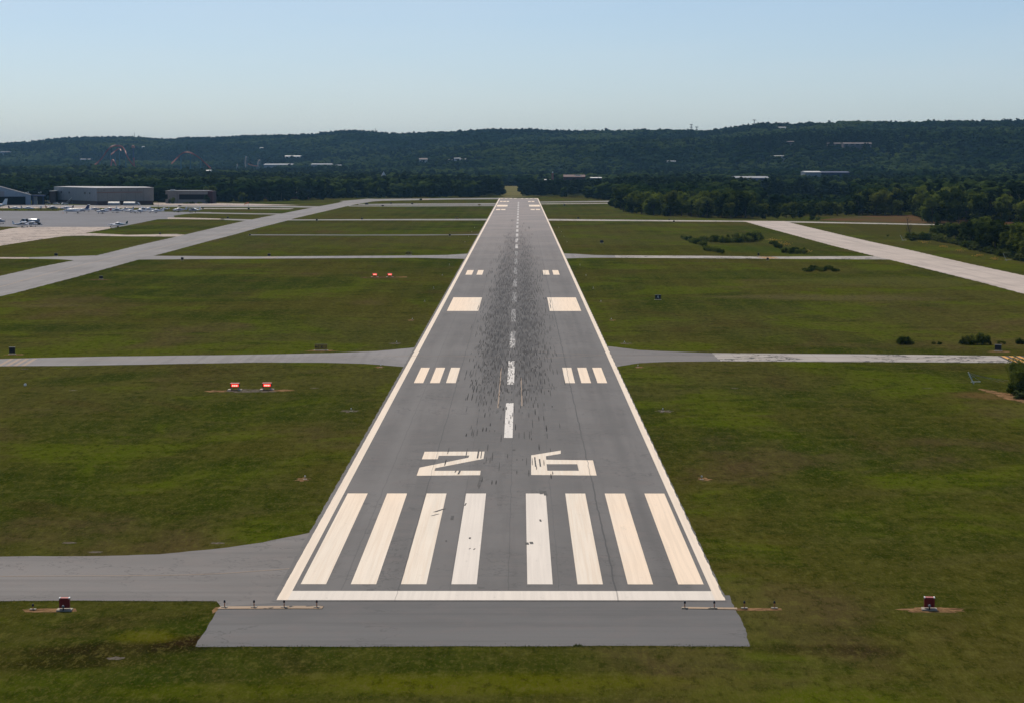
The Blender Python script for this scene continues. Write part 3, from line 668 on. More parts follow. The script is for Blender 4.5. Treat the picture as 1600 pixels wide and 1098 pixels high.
sign(940.3, 380.3, 5, 4, 'black distance board in the grass right of the runway, beyond the second taxiway')
sign(158, 436.6, 5.5, 4.5, 'black sign board on a patch of soil right of the left parallel taxiway'); patch(157, 437.4, 2.6, 2.5, M['dirt_dark'], 24)
sign(284.8, 407.2, 4, 4.2, 'black sign board at the left end of the second left taxiway, below its edge')
sign(87.6, 400.6, 5, 4, 'black sign board in the grass left of the parallel taxiway above the lower connector')
sign(250, 367, 3, 2.8, 'small black sign board in the grass triangle near the green and white aeroplane')
sign(356, 342, 2.6, 2.4, 'tiny black sign board above the far apron connector')
sign(390.5, 369, 2.4, 2.4, 'tiny black sign board at the left end of the old paved track')
sign(420.5, 401.2, 4.5, 4, 'black sign board above the yellow holding bars on the second left taxiway')
sign(495, 345.8, 2.8, 2.6, 'tiny black sign board on the third left taxiway, near its left end')
sign(565.5, 343.6, 2.6, 2.6, 'tiny black sign board on the third left taxiway, near its middle')
sign(702.8, 369.4, 2.8, 2.8, 'small black sign board on the old paved track left of the runway')
sign(573, 320.2, 5, 2.4, 'low dark sign board on the far left taxiway near the parallel taxiway')
sign(611, 319.2, 3, 2, 'tiny dark sign board between the two far left taxiways')
sign(644, 319.6, 3.4, 2, 'tiny dark sign board on the far left taxiway, right of centre')
sign(598, 322.8, 3.6, 2, 'tiny dark sign board on the far service road left of the runway')
sign(657.5, 313.6, 4, 2.4, 'dark sign board beside the yellow bars at the far end taxiway')
sign(749, 321.8, 4, 2, 'brownish guidance sign just left of the far end of the runway', 'yellow')
sign(638.8, 398.6, 9, 4.4, 'brown guidance sign with dark letters above the second left taxiway', 'yellow', text=arrow)
sign(714, 342.6, 6, 2.2, 'low brown guidance sign above the third left taxiway near the runway', 'yellow')
sign(882, 322.4, 2.8, 2.4, 'tiny black board in the grass right of the far end of the runway')
sign(903.5, 342.6, 3, 2.4, 'tiny black board just above the third right taxiway near the runway')
sign(1045.5, 344.6, 2.2, 1.8, 'tiny dark board just above the third right taxiway, near the wood')
sign(1053, 347.8, 2.6, 2.4, 'tiny dark board just below the third right taxiway, near the wood')
sign(1185, 400.6, 2.6, 4.6, 'narrow dark sign board above the second right taxiway by the yellow bars', rz=-.8)
sign(1199.5, 407.2, 3.4, 3.6, 'dark sign board below the second right taxiway by the yellow bars', rz=-.5)
sign(281, 322.9, 5, 1.6, 'low black board on the pale forecourt between the two hangars')
sign(317, 326.9, 3, 2, 'tiny dark board on the grass right of the last parked aeroplane')
# concrete covers lying in the grass
for (x, y, lab) in ((39.5, 602, 'small white marker block in the left grass below the first taxiway'), (114, 609.5, None), (108, 847.5, None), (491, 606, None), (38, 576, None), (105, 575, None), (181, 1028, None), (149, 862, None), (340, 848, None), (1148, 606, None), (1155, 569.5, None)):
    g = gp(x, y)
    if y < 603 and lab:
        e = empty('marker_block', (g.x, g.y, 0), 0, lab, 'marker')
        MB().box((0, 0, .12), (.30, .30, .24)).build('body', M['white_metal'], e); MB().tube((0, 0, .24), (0, 0, .34), .06, .04, 8).build('cap', M['clearlens'], e)
    else:
        patch(x, y, .55, .42, M['gravel'], x, .011)
g = gp(1449, 606.4); patch(1449, 606.4, .7, .35, M['gravel'], 2)
# leaning white frame antenna with guy wires
def antenna(px, py, h, label, wires=True, rz=0, boom=True):
    g = gp(px, py); e = empty('frame_antenna', (g.x, g.y, 0), rz, label, 'antenna')
    MB().tube((0, 0, 0), (-h*.5, 0, h), .075, .06, 8).build('mast', M['white_metal'], e)
    MB().tube((-.25*h, 0, .16*h), (.62*h, .2, .16*h), .05, .04, 8).build('lower_boom', M['white_metal'], e)
    if boom: MB().tube((-.42*h, 0, .58*h), (.06*h, .1, .6*h), .04, .03, 6).build('upper_boom', M['grey_metal'], e)
    MB().tube((-h*.45, 0, .9*h), (.62*h, .2, .16*h), .022, .022, 5).build('stay', M['grey_metal'], e)
    if wires:
        mb = MB()
        for k in range(3): mb.tube((-h*.5, 0, h*(1-.12*k)), (3.6+k*.9, 1+k*1.2, .1), .012, .012, 4)
        mb.build('guy_wire', M['grey_metal'], e)
antenna(1521.5, 599, 1.55, 'white leaning frame antenna with thin guy wires near the right edge')
antenna(1411, 377, 2.2, 'thin white leaning post in the grass left of the dead tree', False, 0, False)
antenna(1573, 408.4, 2.2, 'small white frame antenna in front of the right copse', False)

# ------------------------------------------------------------------ foliage
def leafmat(name, dark, light, patchy=0.0, trans=.18, odd=.5, rw=.72):
    m, t, b = newmat(name); oi = N(t, 'ShaderNodeObjectInfo'); at_ = N(t, 'ShaderNodeAttribute', attribute_name='tone')
    v = mth(t, 'ADD', mth(t, 'MULTIPLY', oi.outputs['Random'], rw), mth(t, 'ADD', mth(t, 'MULTIPLY', at_.outputs['Fac'], .28), (.72-rw)*.5))
    if patchy:
        pn = ramp(t, noise(t, pos(t), 1/230, 4, .6, (1, .6, 1)), .38, .62, -patchy, patchy); v = mth(t, 'ADD', v, pn)
    c = mix(t, ramp(t, v, .12, .92), dark, light)
    c = mix(t, ramp(t, mth(t, 'FRACT', mth(t, 'MULTIPLY', oi.outputs['Random'], 7.31)), .86, .97, 0, odd), c, (light[0]*1.3, light[1]*1.12, light[2]*1.3))
    val(t, b.inputs['Base Color'], c); b.inputs['Roughness'].default_value = 1; b.inputs['Specular IOR Level'].default_value = 0
    tr = N(t, 'ShaderNodeBsdfTranslucent'); val(t, tr.inputs['Color'], c); mx = N(t, 'ShaderNodeMixShader'); mx.inputs[0].default_value = trans
    out = [n for n in t.nodes if n.type == 'OUTPUT_MATERIAL'][0]
    t.links.new(b.outputs[0], mx.inputs[1]); t.links.new(tr.outputs[0], mx.inputs[2]); t.links.new(mx.outputs[0], out.inputs['Surface'])
    return m
M['leaf'] = leafmat('broadleaf_foliage', (.018, .034, .005), (.150, .185, .030), .24, .38)
M['leaf_far'] = leafmat('distant_broadleaf_foliage', (.013, .029, .006), (.064, .092, .019), .36, .28, 0, .42)
M['pine'] = leafmat('pine_foliage', (.010, .022, .008), (.030, .048, .017), .1)
M['bush'] = leafmat('bush_foliage', (.030, .052, .008), (.15, .18, .03), 0, .4)
M['tuft'] = leafmat('grass_blades', (.05, .075, .008), (.11, .13, .02), 0, .4)
tufts('grass_tufts', [(300, 1011.5), (500, 1011), (780, 1010.5), (1000, 1010), (1174, 1011)], 2200, .3, .07, 'ragged grass tufts along the near edge of the asphalt overrun')
tufts('grass_tufts', [(-20, 939.5), (100, 939.3), (200, 939), (335, 940)], 1200, .25, .06, 'ragged grass along the near edge of the lower left taxiway')
tufts('grass_tufts', [(897, 1009.2), (903, 1008), (909, 1009.2)], 60, .16, .11, 'small green weed clump growing over the overrun edge near the middle')

M['bark'] = simple('bark', (.09, .07, .05), .9)
M['vine'] = leafmat('pale_scrub', (.05, .07, .02), (.12, .14, .045))
ico = bmesh.new(); bmesh.ops.create_icosphere(ico, subdivisions=1, radius=1); ico.verts.ensure_lookup_table()
IV = np.array([v.co[:] for v in ico.verts]); IF = [tuple(v.index for v in f.verts) for f in ico.faces]; ico.free()
ico = bmesh.new(); bmesh.ops.create_icosphere(ico, subdivisions=2, radius=1)
IV2 = np.array([v.co[:] for v in ico.verts]); IF2 = [tuple(v.index for v in f.verts) for f in ico.faces]; ico.free()
def crown_mesh(name, lobes, nleaf, size, seed, mat_, core=.78, flat=1.0, detail=1):
    r = np.random.default_rng(seed); V = []; Fc = []; T = []
    iv, jf = (IV, IF) if detail == 1 else (IV2, IF2)
    for (c, rad_) in lobes:
        c = np.array(c, float); tone = r.uniform(.15, .85)
        n0 = len(V); w = iv*rad_*core*(1+r.uniform(-.22, .22, (len(iv), 1)))*np.array([1, 1, flat])
        V += list(w+c); Fc += [tuple(i+n0 for i in f) for f in jf]; T += [max(0, tone-.25)+.1*r.random() for f in jf]
        k = int(nleaf*rad_**2/4) if nleaf else 0
        d = r.normal(size=(k, 3)); d /= np.linalg.norm(d, axis=1, keepdims=True)
        for q in d:
            p = c+q*rad_*np.array([1, 1, flat])*r.uniform(.72, 1.12)
            nrm = q*.8+r.normal(size=3)*.5; nrm /= np.linalg.norm(nrm)
            a = np.cross(nrm, [0.3, .2, 1]); a /= np.linalg.norm(a)+1e-9; b_ = np.cross(nrm, a)
            s = size*r.uniform(.6, 1.4); th = r.uniform(0, 6.28); a, b_ = a*math.cos(th)+b_*math.sin(th), b_*math.cos(th)-a*math.sin(th)
            n0 = len(V); V += [p-a*s*.6, p-b_*s*.35+nrm*s*.1, p+a*s*.6, p+b_*s*.35+nrm*s*.1]; Fc.append((n0, n0+1, n0+2, n0+3))
            T.append(min(1, max(0, tone+r.uniform(-.3, .3))))
    me = bpy.data.meshes.new(name); me.from_pydata([tuple(v) for v in V], [], Fc); me.update()
    at_ = me.attributes.new('tone', 'FLOAT', 'FACE'); at_.data.foreach_set('value', np.array(T, dtype=np.float32))
    me.materials.append(mat_); return me
def broad_lobes(seed, h=11, n=12, w=4.0):
    r = np.random.default_rng(seed); L_ = [((0, 0, h*.62), w*.62)]
    for i in range(n):
        a = r.uniform(0, 6.28); zf = r.uniform(.14, .92); rr = w*math.sqrt(max(.05, 1-((zf-.55)/.52)**2))*r.uniform(.45, .78)
        L_.append(((rr*math.cos(a), rr*math.sin(a), h*zf-.4), r.uniform(.22, .40)*w))
    return L_
def pine_lobes(seed, h=13, n=11):
    r = np.random.default_rng(seed); L_ = []
    for i in range(n):
        zf = .30+.66*i/n; rr = 2.5*(1-((zf-.3)/.85)**1.3)*r.uniform(.3, .8); a = r.uniform(0, 6.28)
        L_.append(((rr*math.cos(a), rr*math.sin(a), h*zf), r.uniform(1.0, 1.6)*(1.25-zf*.6)))
    L_.append(((0, 0, h*.97), .7)); return L_
def trunk_mesh(name, h, r0, seed, lean=0):
    r = random.Random(seed); mb = MB(); top = Vector((lean, 0, h)); mb.tube((0, 0, -.3), top*.5, r0, r0*.7, 8).tube(top*.5, top, r0*.7, r0*.25, 8)
    for k in range(4):
        a = r.uniform(0, 6.28); z = h*r.uniform(.45, .8); b = top*(z/h); mb.tube(b, b+Vector((math.cos(a)*h*.22, math.sin(a)*h*.22, h*.18)), r0*.4, r0*.12, 6)
    me = bpy.data.meshes.new(name); me.from_pydata(mb.v, [], mb.f); me.update(); me.materials.append(M['bark']); return me
NEAR = [crown_mesh('crown', broad_lobes(s, 11, 15, 3.9), 210, .42, s, M['leaf']) for s in (1, 2, 3, 4)]
MID = [crown_mesh('crown', broad_lobes(s, 11, 13, 4.1), 75, .8, s, M['leaf']) for s in (11, 12, 13, 14, 15)]

MIDP = [crown_mesh('crown', pine_lobes(s), 130, .7, s, M['pine']) for s in (21, 22)]
FARM = [crown_mesh('crown', broad_lobes(s, 11, 12, 4.6), 9, 1.1, s, M['leaf_far'], .98, 1.0, 2) for s in (31, 32, 33, 34)]
FARP = [crown_mesh('crown', pine_lobes(s), 45, 1.1, s, M['pine'], .85) for s in (41, 42)]
for me_ in FARM+FARP: me_.polygons.foreach_set('use_smooth', [True]*len(me_.polygons))
TR = [trunk_mesh('trunk', 7.5, .24, s) for s in (1, 2, 3)]; TRP = trunk_mesh('trunk', 11.5, .22, 5)
def bush_lobes(seed, n=8):
    r = np.random.default_rng(seed); L_ = [((0, 0, .7), .75)]
    for i in range(n):
        a = r.uniform(0, 6.28); rr = r.uniform(.4, 1.4); L_.append(((rr*math.cos(a), rr*math.sin(a), r.uniform(.35, 1.6)), r.uniform(.3, .7)))
    return L_
BUSH = [crown_mesh('foliage', bush_lobes(s), 1100, .22, s, M['bush'], .6) for s in (51, 52, 53)]
VINE = [crown_mesh('foliage', bush_lobes(s), 700, .22, s, M['vine']) for s in (56, 57)]
BIGB = crown_mesh('foliage', bush_lobes(60, 16), 5200, .09, 60, M['bush'], .62)
STEM = trunk_mesh('stem', 1.0, .07, 9)
def link(name, me, parent): o = bpy.data.objects.new(name, me); COL.objects.link(o); o.parent = parent; return o
def tree(x, y, h, kind, label, group, cat='tree', name='broadleaf_tree'):
    z = terr1(x, y); e = empty(name, (x, y, z), random.uniform(0, 6.28), label, cat, group)
    pine = kind.endswith('pine'); hh = 13.3 if pine else 11.0
    if kind == 'near': me = random.choice(NEAR)
    elif kind == 'mid': me = random.choice(MID)
    elif kind == 'far': me = random.choice(FARM)
    elif kind == 'farpine': me = random.choice(FARP)
    else: me = random.choice(MIDP)
    w = random.uniform(1.0, 1.45) if not pine else random.uniform(.9, 1.2)
    e.scale = (h/hh*w, h/hh*w, h/hh)
    link('crown', me, e); link('trunk', TRP if pine else random.choice(TR), e); return e
def bush(px, py, hpx, label, group=None, wide=1.2, mesh=None):
    g = gp(px, py); h = hpx*mpp(g.y); e = empty('bush', (g.x, g.y, 0), random.uniform(0, 6.28), label, 'bush', group)
    e.scale = (h/2*wide, h/2*wide, h/2); link('foliage', mesh or random.choice(BUSH), e); link('stem', STEM, e); return e

# nearest copse at the right
GRP = 'trees of the near right copse'
lf = lambda x: np.interp(x, [1440, 1480, 1520, 1560, 1600, 1700], [374, 380, 390, 400, 409, 430])
tops = lambda x: np.interp(x, [1440, 1462, 1480, 1500, 1520, 1532, 1545, 1560, 1575, 1600, 1700], [362, 353, 352, 352, 348, 341, 343, 352, 354, 347, 350])
k = 0
for i in range(46):
    x = 1458+ (i*37 % 46)/46*190+random.uniform(-3, 3); dep = random.choice((0, 0, .35, .7, 1.0)); b = lf(x)-3-dep*14
    g = gp(x, b); h = max(3.5, (b-tops(x)+random.uniform(-1.5, 6))*mpp(g.y)); h = min(h, 12.5)
    tree(g.x, g.y, h, 'near', 'dark green leafy tree in the near copse beside the old concrete runway', GRP)
for i in range(62):
    x = 1440+i*3.5+random.uniform(-2, 2); bush(x, lf(x)+random.uniform(-2, .5), random.uniform(5, 13), 'low pale green scrub along the foot of the near right copse', 'scrub at the foot of the right copse', 1.5, random.choice(VINE+BUSH[:1]))
# dead leaning tree
g = gp(1424, 374); e = empty('dead_tree', (g.x, g.y, 0), 0, 'bare leaning dead tree standing in bushes beyond the old concrete runway', 'tree')
s = mpp(g.y)
MB().tube((0, 0, 0), (-1.1, 0, 4.2), .26, .16, 8).tube((-1.1, 0, 4.2), (-1.9, 0, 8.2), .16, .05, 8).build('trunk', M['bark'], e)
rb = random.Random(4)
for k in range(16):
    z = rb.uniform(2.2, 7.6); bx = -1.1*z/4.2 if z < 4.2 else -1.1-.8*(z-4.2)/4; L_ = rb.uniform(.9, 2.2)*(1.1-z/12); a = rb.uniform(0, 6.28)
    tip = Vector((bx+math.cos(a)*L_, math.sin(a)*L_, z+L_*.8)); mb = MB().tube((bx, 0, z), tip, .06, .02, 5)
    for q in range(4): mb.tube(tip*.6+Vector((bx, 0, z))*.4, tip+Vector((rb.uniform(-.6, .6), rb.uniform(-.6, .6), rb.uniform(.1, .6))), .03, .01, 4)
    mb.build('branch', M['bark'], e)
bush(1421, 375, 12, 'dark bush wrapped round the foot of the dead tree'); bush(1433, 375, 13, 'dark green bush just right of the dead tree')
bush(1428, 377, 7, 'low pale scrub in front of the dead tree', None, 1.8, VINE[0]); bush(1449, 376, 8, 'small round bush between the dead tree and the right copse')
bush(1387, 370, 3, 'tiny bush in the grass well left of the dead tree')
# crescent of bushes in the right infield
G4 = 'bushes in the crescent thicket of the right infield'
for i in range(26):
    t = i/25; x = 1086+t*102; b = 377.5+2.4*math.sin(t*3.1)-(1.5 if i % 2 else 0); hp = 6+5.5*t+random.uniform(-2.5, 4)-(4 if t > .93 else 0)
    bush(x, b, hp, 'dark green bush in the crescent-shaped thicket of the right infield', G4, 1.15)
for i in range(14):
    t = i/13; x = 1067+t*36; bush(x, 374+t*12+random.uniform(-1, 1), random.uniform(5, 8), 'mid green bush in the short arm left of the crescent thicket', 'bushes in the short arm of the thicket', 1.2)
for i in range(11):
    t = i/10; x = 1100+t*29; bush(x, 391+t*5+random.uniform(-1, 1), random.uniform(5, 11)*(1-.3*t), 'green bush in the small clump below the crescent thicket', 'bushes below the crescent thicket', 1.1)
for i in range(5): bush(1206+i*3.2, 382+i*1.8, 9-abs(i-2.5), 'grey-green bush among yellow flowers in the right infield', 'bushes among yellow flowers', 1.0)
for i in range(7): bush(1229+i*3.6, 395.5+(i % 3)*.8, random.uniform(7, 11), 'dark bush in the small group just above the second right taxiway', 'small bush group above the second right taxiway', 1.1)
bush(1257.5, 397, 6.5, 'lone round bush just above the second right taxiway')
for i in range(16): bush(1257+i*3.4, 423+3.2*math.sin(i)*.6, random.uniform(4, 8), 'low dark bush in the hollow below the second right taxiway', 'low bushes in the hollow', 1.3)
for i in range(6): bush(1404+i*4.2, 537.5+.6*(i % 2), (8, 12, 11, 13, 12, 6)[i], 'leafy bush in the small clump above the right concrete taxiway', 'bush clump above the right concrete taxiway', .95)
for i in range(8): bush(1502+i*6.4, 538.6, (8, 14, 12, 9, 17, 19, 15, 6)[i], 'dark leafy bush in the group left of the tilted black sign', 'bush group left of the black sign', .9)
bush(1560, 537.5, 6, 'tiny bush just above the tilted black sign'); bush(1568.5, 537.5, 5, 'tiniest bush just right above the tilted black sign'); bush(1597, 537.5, 10, 'bush cut by the right edge beyond the concrete taxiway'); bush(1458, 538.3, 4.5, 'low tuft of weeds above the right concrete taxiway'); bush(1467, 538.3, 5, 'small weed clump left of the dark bush group')
bush(1599, 613, 48, 'large leafy bush at the right edge below the concrete taxiway', None, .8, BIGB)
bush(1585, 617, 19, 'smaller bush at the foot of the large right edge bush', None, 1.1)
bush(1597, 622, 14, 'low weeds in front of the large right edge bush', None, 1.6, VINE[1]); bush(1617, 617, 40, 'tall bush just past the right edge', None, .9, BIGB)
bush(1269, 344.5, 6, 'round pale green bush at the left end of the dry brown field', None, 1.3); bush(1278, 344.5, 5, 'pale green bush beside the round one at the dry brown field', None, 1.3)
pxpoly('bare_bank', [(1530, 607), (1550, 609), (1570, 613), (1600, 622), (1640, 633), (1640, 640), (1600, 630), (1565, 620), (1545, 613)], .012, M['dirt'], .5, 51)
# yellow flowers
def flowers(pts, n, label):
    mb = MB()
    for i in range(n):
        a, b = random.choice(pts); g = gp(a+random.gauss(0, 4), b+random.gauss(0, 1.0)); s = random.uniform(.12, .3); h = random.uniform(.3, .7)
        mb.add([(g.x-s, g.y, h), (g.x, g.y-s, h+.1), (g.x+s, g.y, h), (g.x, g.y+s, h+.15)], [(0, 1, 2, 3)])
    tag(mb.build('wild_flowers', M['flower']), label, 'flowers', kind='stuff')
M['flower'] = simple('yellow_petals', (.42, .26, .02), .8)
flowers([(1205, 377), (1211, 378), (1218, 381), (1228, 384), (1262, 395)], 170, 'orange yellow wild flowers scattered around the infield bushes')
flowers([(1445, 381), (1475, 388), (1500, 394), (1530, 402), (1555, 407)], 200, 'yellow wild flowers along the mown edge of the right copse')

# ------------------------------------------------------------------ buildings
def wallmat(name, c, seam=2.2, dirt=None):
    m, t, b = newmat(name); p = objc(t); xyz = sep(t, p)
    fr = mth(t, 'FRACT', mth(t, 'DIVIDE', mth(t, 'ADD', xyz[0], 300), seam)); col = mix(t, ramp(t, noise(t, p, .3, 4), .3, .7), tuple(x*.9 for x in c), c)
    col = mix(t, mth(t, 'MULTIPLY', line(t, fr, .5, .05), .35), col, tuple(x*.6 for x in c))
    col = mix(t, ramp(t, noise(t, p, .5, 5, .7, (1, 1, .12)), .52, .75, 0, .35), col, tuple(x*.6 for x in c))
    val(t, b.inputs['Base Color'], col); b.inputs['Roughness'].default_value = .65; b.inputs['Specular IOR Level'].default_value = .3; return m
M['hang_w'] = wallmat('pale_blue_cladding', (.30, .37, .45)); M['hang_roof'] = wallmat('light_metal_roof', (.42, .42, .42), 1)
M['tan'] = wallmat('beige_cladding', (.30, .27, .245), 9); M['greyw'] = wallmat('grey_cladding', (.27, .28, .30), 7); M['brown'] = wallmat('brown_base', (.10, .055, .05), 3)
M['glass'] = simple('dark_glass', (.02, .02, .025), .12, spec=.6); M['black_in'] = simple('dark_interior', (.006, .008, .014), .9)
M['blue'] = wallmat('blue_cladding', (.02, .055, .15), 1.5); M['white_r'] = simple('white_roofing', (.52, .52, .50), .5, scale=.2); M['whitew'] = wallmat('white_wall', (.45, .46, .47), 4)
M['redw'] = wallmat('dark_red_wall', (.07, .015, .020), 5); M['brick'] = simple('brick', (.33, .13, .09), .85, scale=.3); M['grey_r'] = simple('grey_roofing', (.22, .235, .25), .6, scale=.1)
M['bluegrey'] = wallmat('blue_grey_wall', (.12, .16, .26), 6); M['navy'] = wallmat('navy_wall', (.02, .035, .10), 6); M['tanr'] = simple('brown_roofing', (.17, .14, .135), .8, scale=.1)
CLEAR = []
M['winb'] = simple('brown_tinted_glazing', (.018, .009, .010), .6, spec=.1)
M['redr'] = simple('dark_red_roofing', (.07, .02, .02), .7, scale=.2)
def prism(name, foot, z0, z1, m, parent):
    n = len(foot); vs = [(x, y, z0) for x, y in foot]+[(x, y, z1) for x, y in foot]
    return meshobj(name, vs, [tuple(range(n-1, -1, -1)), tuple(range(n, 2*n))]+[(i, (i+1) % n, n+(i+1) % n, n+i) for i in range(n)], m, parent)
def clear(foot, front=50, side=6):
    xs = [p[0] for p in foot]; ys = [p[1] for p in foot]; CLEAR.append((min(xs)-side, max(xs)+side, min(ys)-front, max(ys)+side))
# left blue-grey gabled hangar
YH = gp(0, 320.6).y; s = mpp(YH)
def hx(px): return at(px, 320, YH).x
def hz(py): return at(800, py, YH).z
e = empty('gabled_hangar', (0, 0, 0), 0, 'pale blue gabled hangar with dark open doorway at the far left', 'hangar')
xr, xl = hx(48.5), hx(-110); pk = hx(-1); ze, zp = hz(304.8), hz(291.5); xp = (xl+xr)/2
prof = [(xl, 0), (xr, 0), (xr, ze), (pk, zp), (2*pk-xr, ze), (xl, ze-1)]
dl, dr, dt = hx(-42), hx(40.5), hz(308)
# front wall with door opening: pieces butted around the opening
def quadwall(nm, pts, y, th, m, par):
    vs = [(x, y, z) for x, z in pts]+[(x, y+th, z) for x, z in pts]; n = len(pts)
    return meshobj(nm, vs, [tuple(range(n)), tuple(range(2*n-1, n-1, -1))]+[((i+1) % n, i, n+i, n+(i+1) % n) for i in range(n)], m, par)
wl = 2*pk-xr
fw = quadwall('front_wall', [(dr, 0), (xr, 0), (xr, ze), (pk, zp), (wl, ze), (wl, 0), (dl, 0), (dl, dt), (dr, dt)], YH, .3, M['hang_w'], e)
MB().box(((dl+dr)/2, YH+8, dt/2), (dr-dl, .3, dt)).box(((dl+dr)/2, YH+4, dt+.1), (dr-dl, 8, .2)).build('doorway_interior', M['black_in'], e)
MB().box((xr-.15, YH+20.2, ze/2), (.3, 39.6, ze)).box((wl+.15, YH+20.2, ze/2), (.3, 39.6, ze)).box(((wl+xr)/2, YH+40.2, ze/2), (xr-wl, .3, ze)).build('side_wall', M['hang_w'], e)
rv = [(xr+.5, YH-.4, ze-.1), (pk, YH-.4, zp+.25), (wl-.5, YH-.4, ze-.1), (xr+.5, YH-.4, ze-.45), (pk, YH-.4, zp-.1+.02), (wl-.5, YH-.4, ze-.45)]
rv2 = [(x, YH+40.6, z) for x, _, z in rv]
meshobj('roof', rv+rv2, [(0, 1, 7, 6), (1, 2, 8, 7), (3, 9, 10, 4), (4, 10, 11, 5), (0, 3, 4, 1), (1, 4, 5, 2), (6, 7, 10, 9), (7, 8, 11, 10), (0, 6, 9, 3), (2, 5, 11, 8)], M['hang_roof'], e)
MB().box((hx(3), YH-.06, hz(303.5)), (10*s, .1, 8*s)).build('wall_panel', M['greyw'], e)
mb = MB()
for k in range(3): mb.box((hx(42)+k*1.1, YH-.2, dt/2), (.9, .12, dt))
mb.build('sliding_door', M['hang_w'], e)
_c = Vector((xr, YH, 0)); _a = R(13.5); e.rotation_euler = (0, 0, _a); e.location = _c-Matrix.Rotation(_a, 3, 'Z') @ _c
e2 = empty('lean_to', (hx(58), YH+2, 0), 0, 'low blue lean-to beside the pale blue hangar with a white door', 'shed')
w = 18.5*s; h = hz(305.5)
MB().box((0, 4, h-.45), (w, 8, .9)).build('fascia', M['blue'], e2)
MB().box((-w/2+.35, 4, (h-.9)/2), (.5, 7.8, h-.9)).box((w/2-.4, .4, (h-.9)/2), (.6, .6, h-.9)).build('post', M['blue'], e2)
MB().box((-w/2+w*.24, 3.2, (h-.9)/2), (w*.32, .2, h-.95)).build('door', M['whitew'], e2); MB().box((w*.16, 6, (h-.9)/2), (w*.6, .2, h-.92)).build('back_wall', M['dark'], e2)
# big flat-roofed hangar
YB = gp(151, 321.2).y
c0 = at(151.5, 321, YB); c1 = at(239.5, 321, YB+22); c2 = at(86, 318, YB+75); 
foot = [(c2.x, c2.y), (c0.x, c0.y), (c1.x, c1.y), (c1.x-14, c1.y+50), (c2.x+6, c2.y+28)]
zb, zt = hz(314.5), 11.3
e = empty('flat_hangar', (0, 0, 0), 0, 'large beige flat-roofed hangar with left face greyed as shaded and brown base', 'hangar')
ctr = Vector((sum(p[0] for p in foot)/5, sum(p[1] for p in foot)/5))
def inset(f, d): return [tuple(Vector(p)+(ctr-Vector(p)).normalized()*d) for p in f]
prism('base_wall', foot, 0, zb, M['brown'], e)
def facade(nm, a, b, z0, z1, th, m, par, off=0.0):
    a = Vector((a[0], a[1], 0)); b = Vector((b[0], b[1], 0)); d = (b-a); L_ = d.length; rz = math.atan2(d.y, d.x); n = Vector((d.y, -d.x, 0)).normalized()
    mid = (a+b)/2+n*off; o = MB().box((0, 0, 0), (L_, th, z1-z0)).build(nm, m, par); o.location = (mid.x, mid.y, (z0+z1)/2); o.rotation_euler = (0, 0, rz); return o
prism('upper_wall', inset(foot, -.6), zb, zt, M['tan'], e)
fo = inset(foot, -.6)
lw = facade('shaded_side_face', fo[0], fo[1], zb+.02, zt-.02, .2, M['greyw'], e, .12)  # bluish grey panel over the beige: left face's shade put into its colour
prism('roof', inset(foot, -.8), zt, zt+.2, M['hang_roof'], e)
def sub(a, b, t): return (a[0]+(b[0]-a[0])*t, a[1]+(b[1]-a[1])*t)
for k in range(3): facade('door_panel', sub(fo[1], fo[2], .03+k*.245), sub(fo[1], fo[2], .265+k*.245), zb+.05, zt-3.1, .15, M['tan'], e, .1)
facade('door_track', fo[1], sub(fo[1], fo[2], .8), zt-3.0, zt-2.7, .3, M['brick'], e, .16)
for tq in (.17, .36, .73, .84): facade('window', sub(fo[0], fo[1], tq), sub(fo[0], fo[1], tq+.022), zt-4.2, zt-2.9, .1, M['glass'], e, .27)
for tq in (.12, .42, .7): facade('vent', sub(fo[1], fo[2], tq), sub(fo[1], fo[2], tq+.012), zt-1.6, zt-1.1, .1, M['dark'], e, .1)
for tq in (.35, .62): facade('base_door', sub(foot[1], foot[2], tq), sub(foot[1], foot[2], tq+.07), .1, zb-.3, .1, M['dark'], e, .08)
clear(foot, 60)
e = empty('annex', (at(82, 320, YB+60).x, YB+60, 0), 0, 'small brown annex at the left end of the large beige hangar', 'building')
MB().box((0, 5, 4.2), (9*mpp(YB+60), 10, 8.4)).build('wall', M['brown'], e); MB().box((0, 5, 8.6), (9.6*mpp(YB+60), 10.6, .4)).build('roof', M['white_r'], e)
# low office building
YO = gp(295, 318.3).y; so = mpp(YO)
e = empty('office_building', (at(294, 318, YO).x, YO, 0), 0, 'low tan flat-roofed building with a long dark window band', 'building')
bw = 74*so; bh = 19.3*so
MB().box((-2*so, 10, bh*.16), (bw*.9, 20, bh*.32)).build('lower_wall', M['tan'], e)
MB().box((-2*so, 10, bh*.86), (bw*.9, 20, bh*.27)).build('upper_wall', M['tan'], e)
MB().box((-bw*.31, 10, bh*.52), (bw*.24, 19.9, bh*.40)).build('end_wall', M['tan'], e)
MB().box((bw*.1, 10.2, bh*.52), (bw*.58, 19.4, bh*.40)).build('window_band', M['winb'], e)
MB().box((bw*.465, 10, bh*.49), (bw*.10, 20.4, bh*.98)).build('right_end_block', M['redw'], e)  # dark red block forming the right end
MB().box((-2*so, 10, bh+.12), (bw*.92, 20.5, .3)).build('roof', M['grey_r'], e); MB().box((-bw*.35, 6, bh+.6), (3, 3, .7)).build('roof_unit', M['white_r'], e)
CLEAR.append((e.location.x-bw/2-3, e.location.x+bw/2+3, YO-60, YO+26))
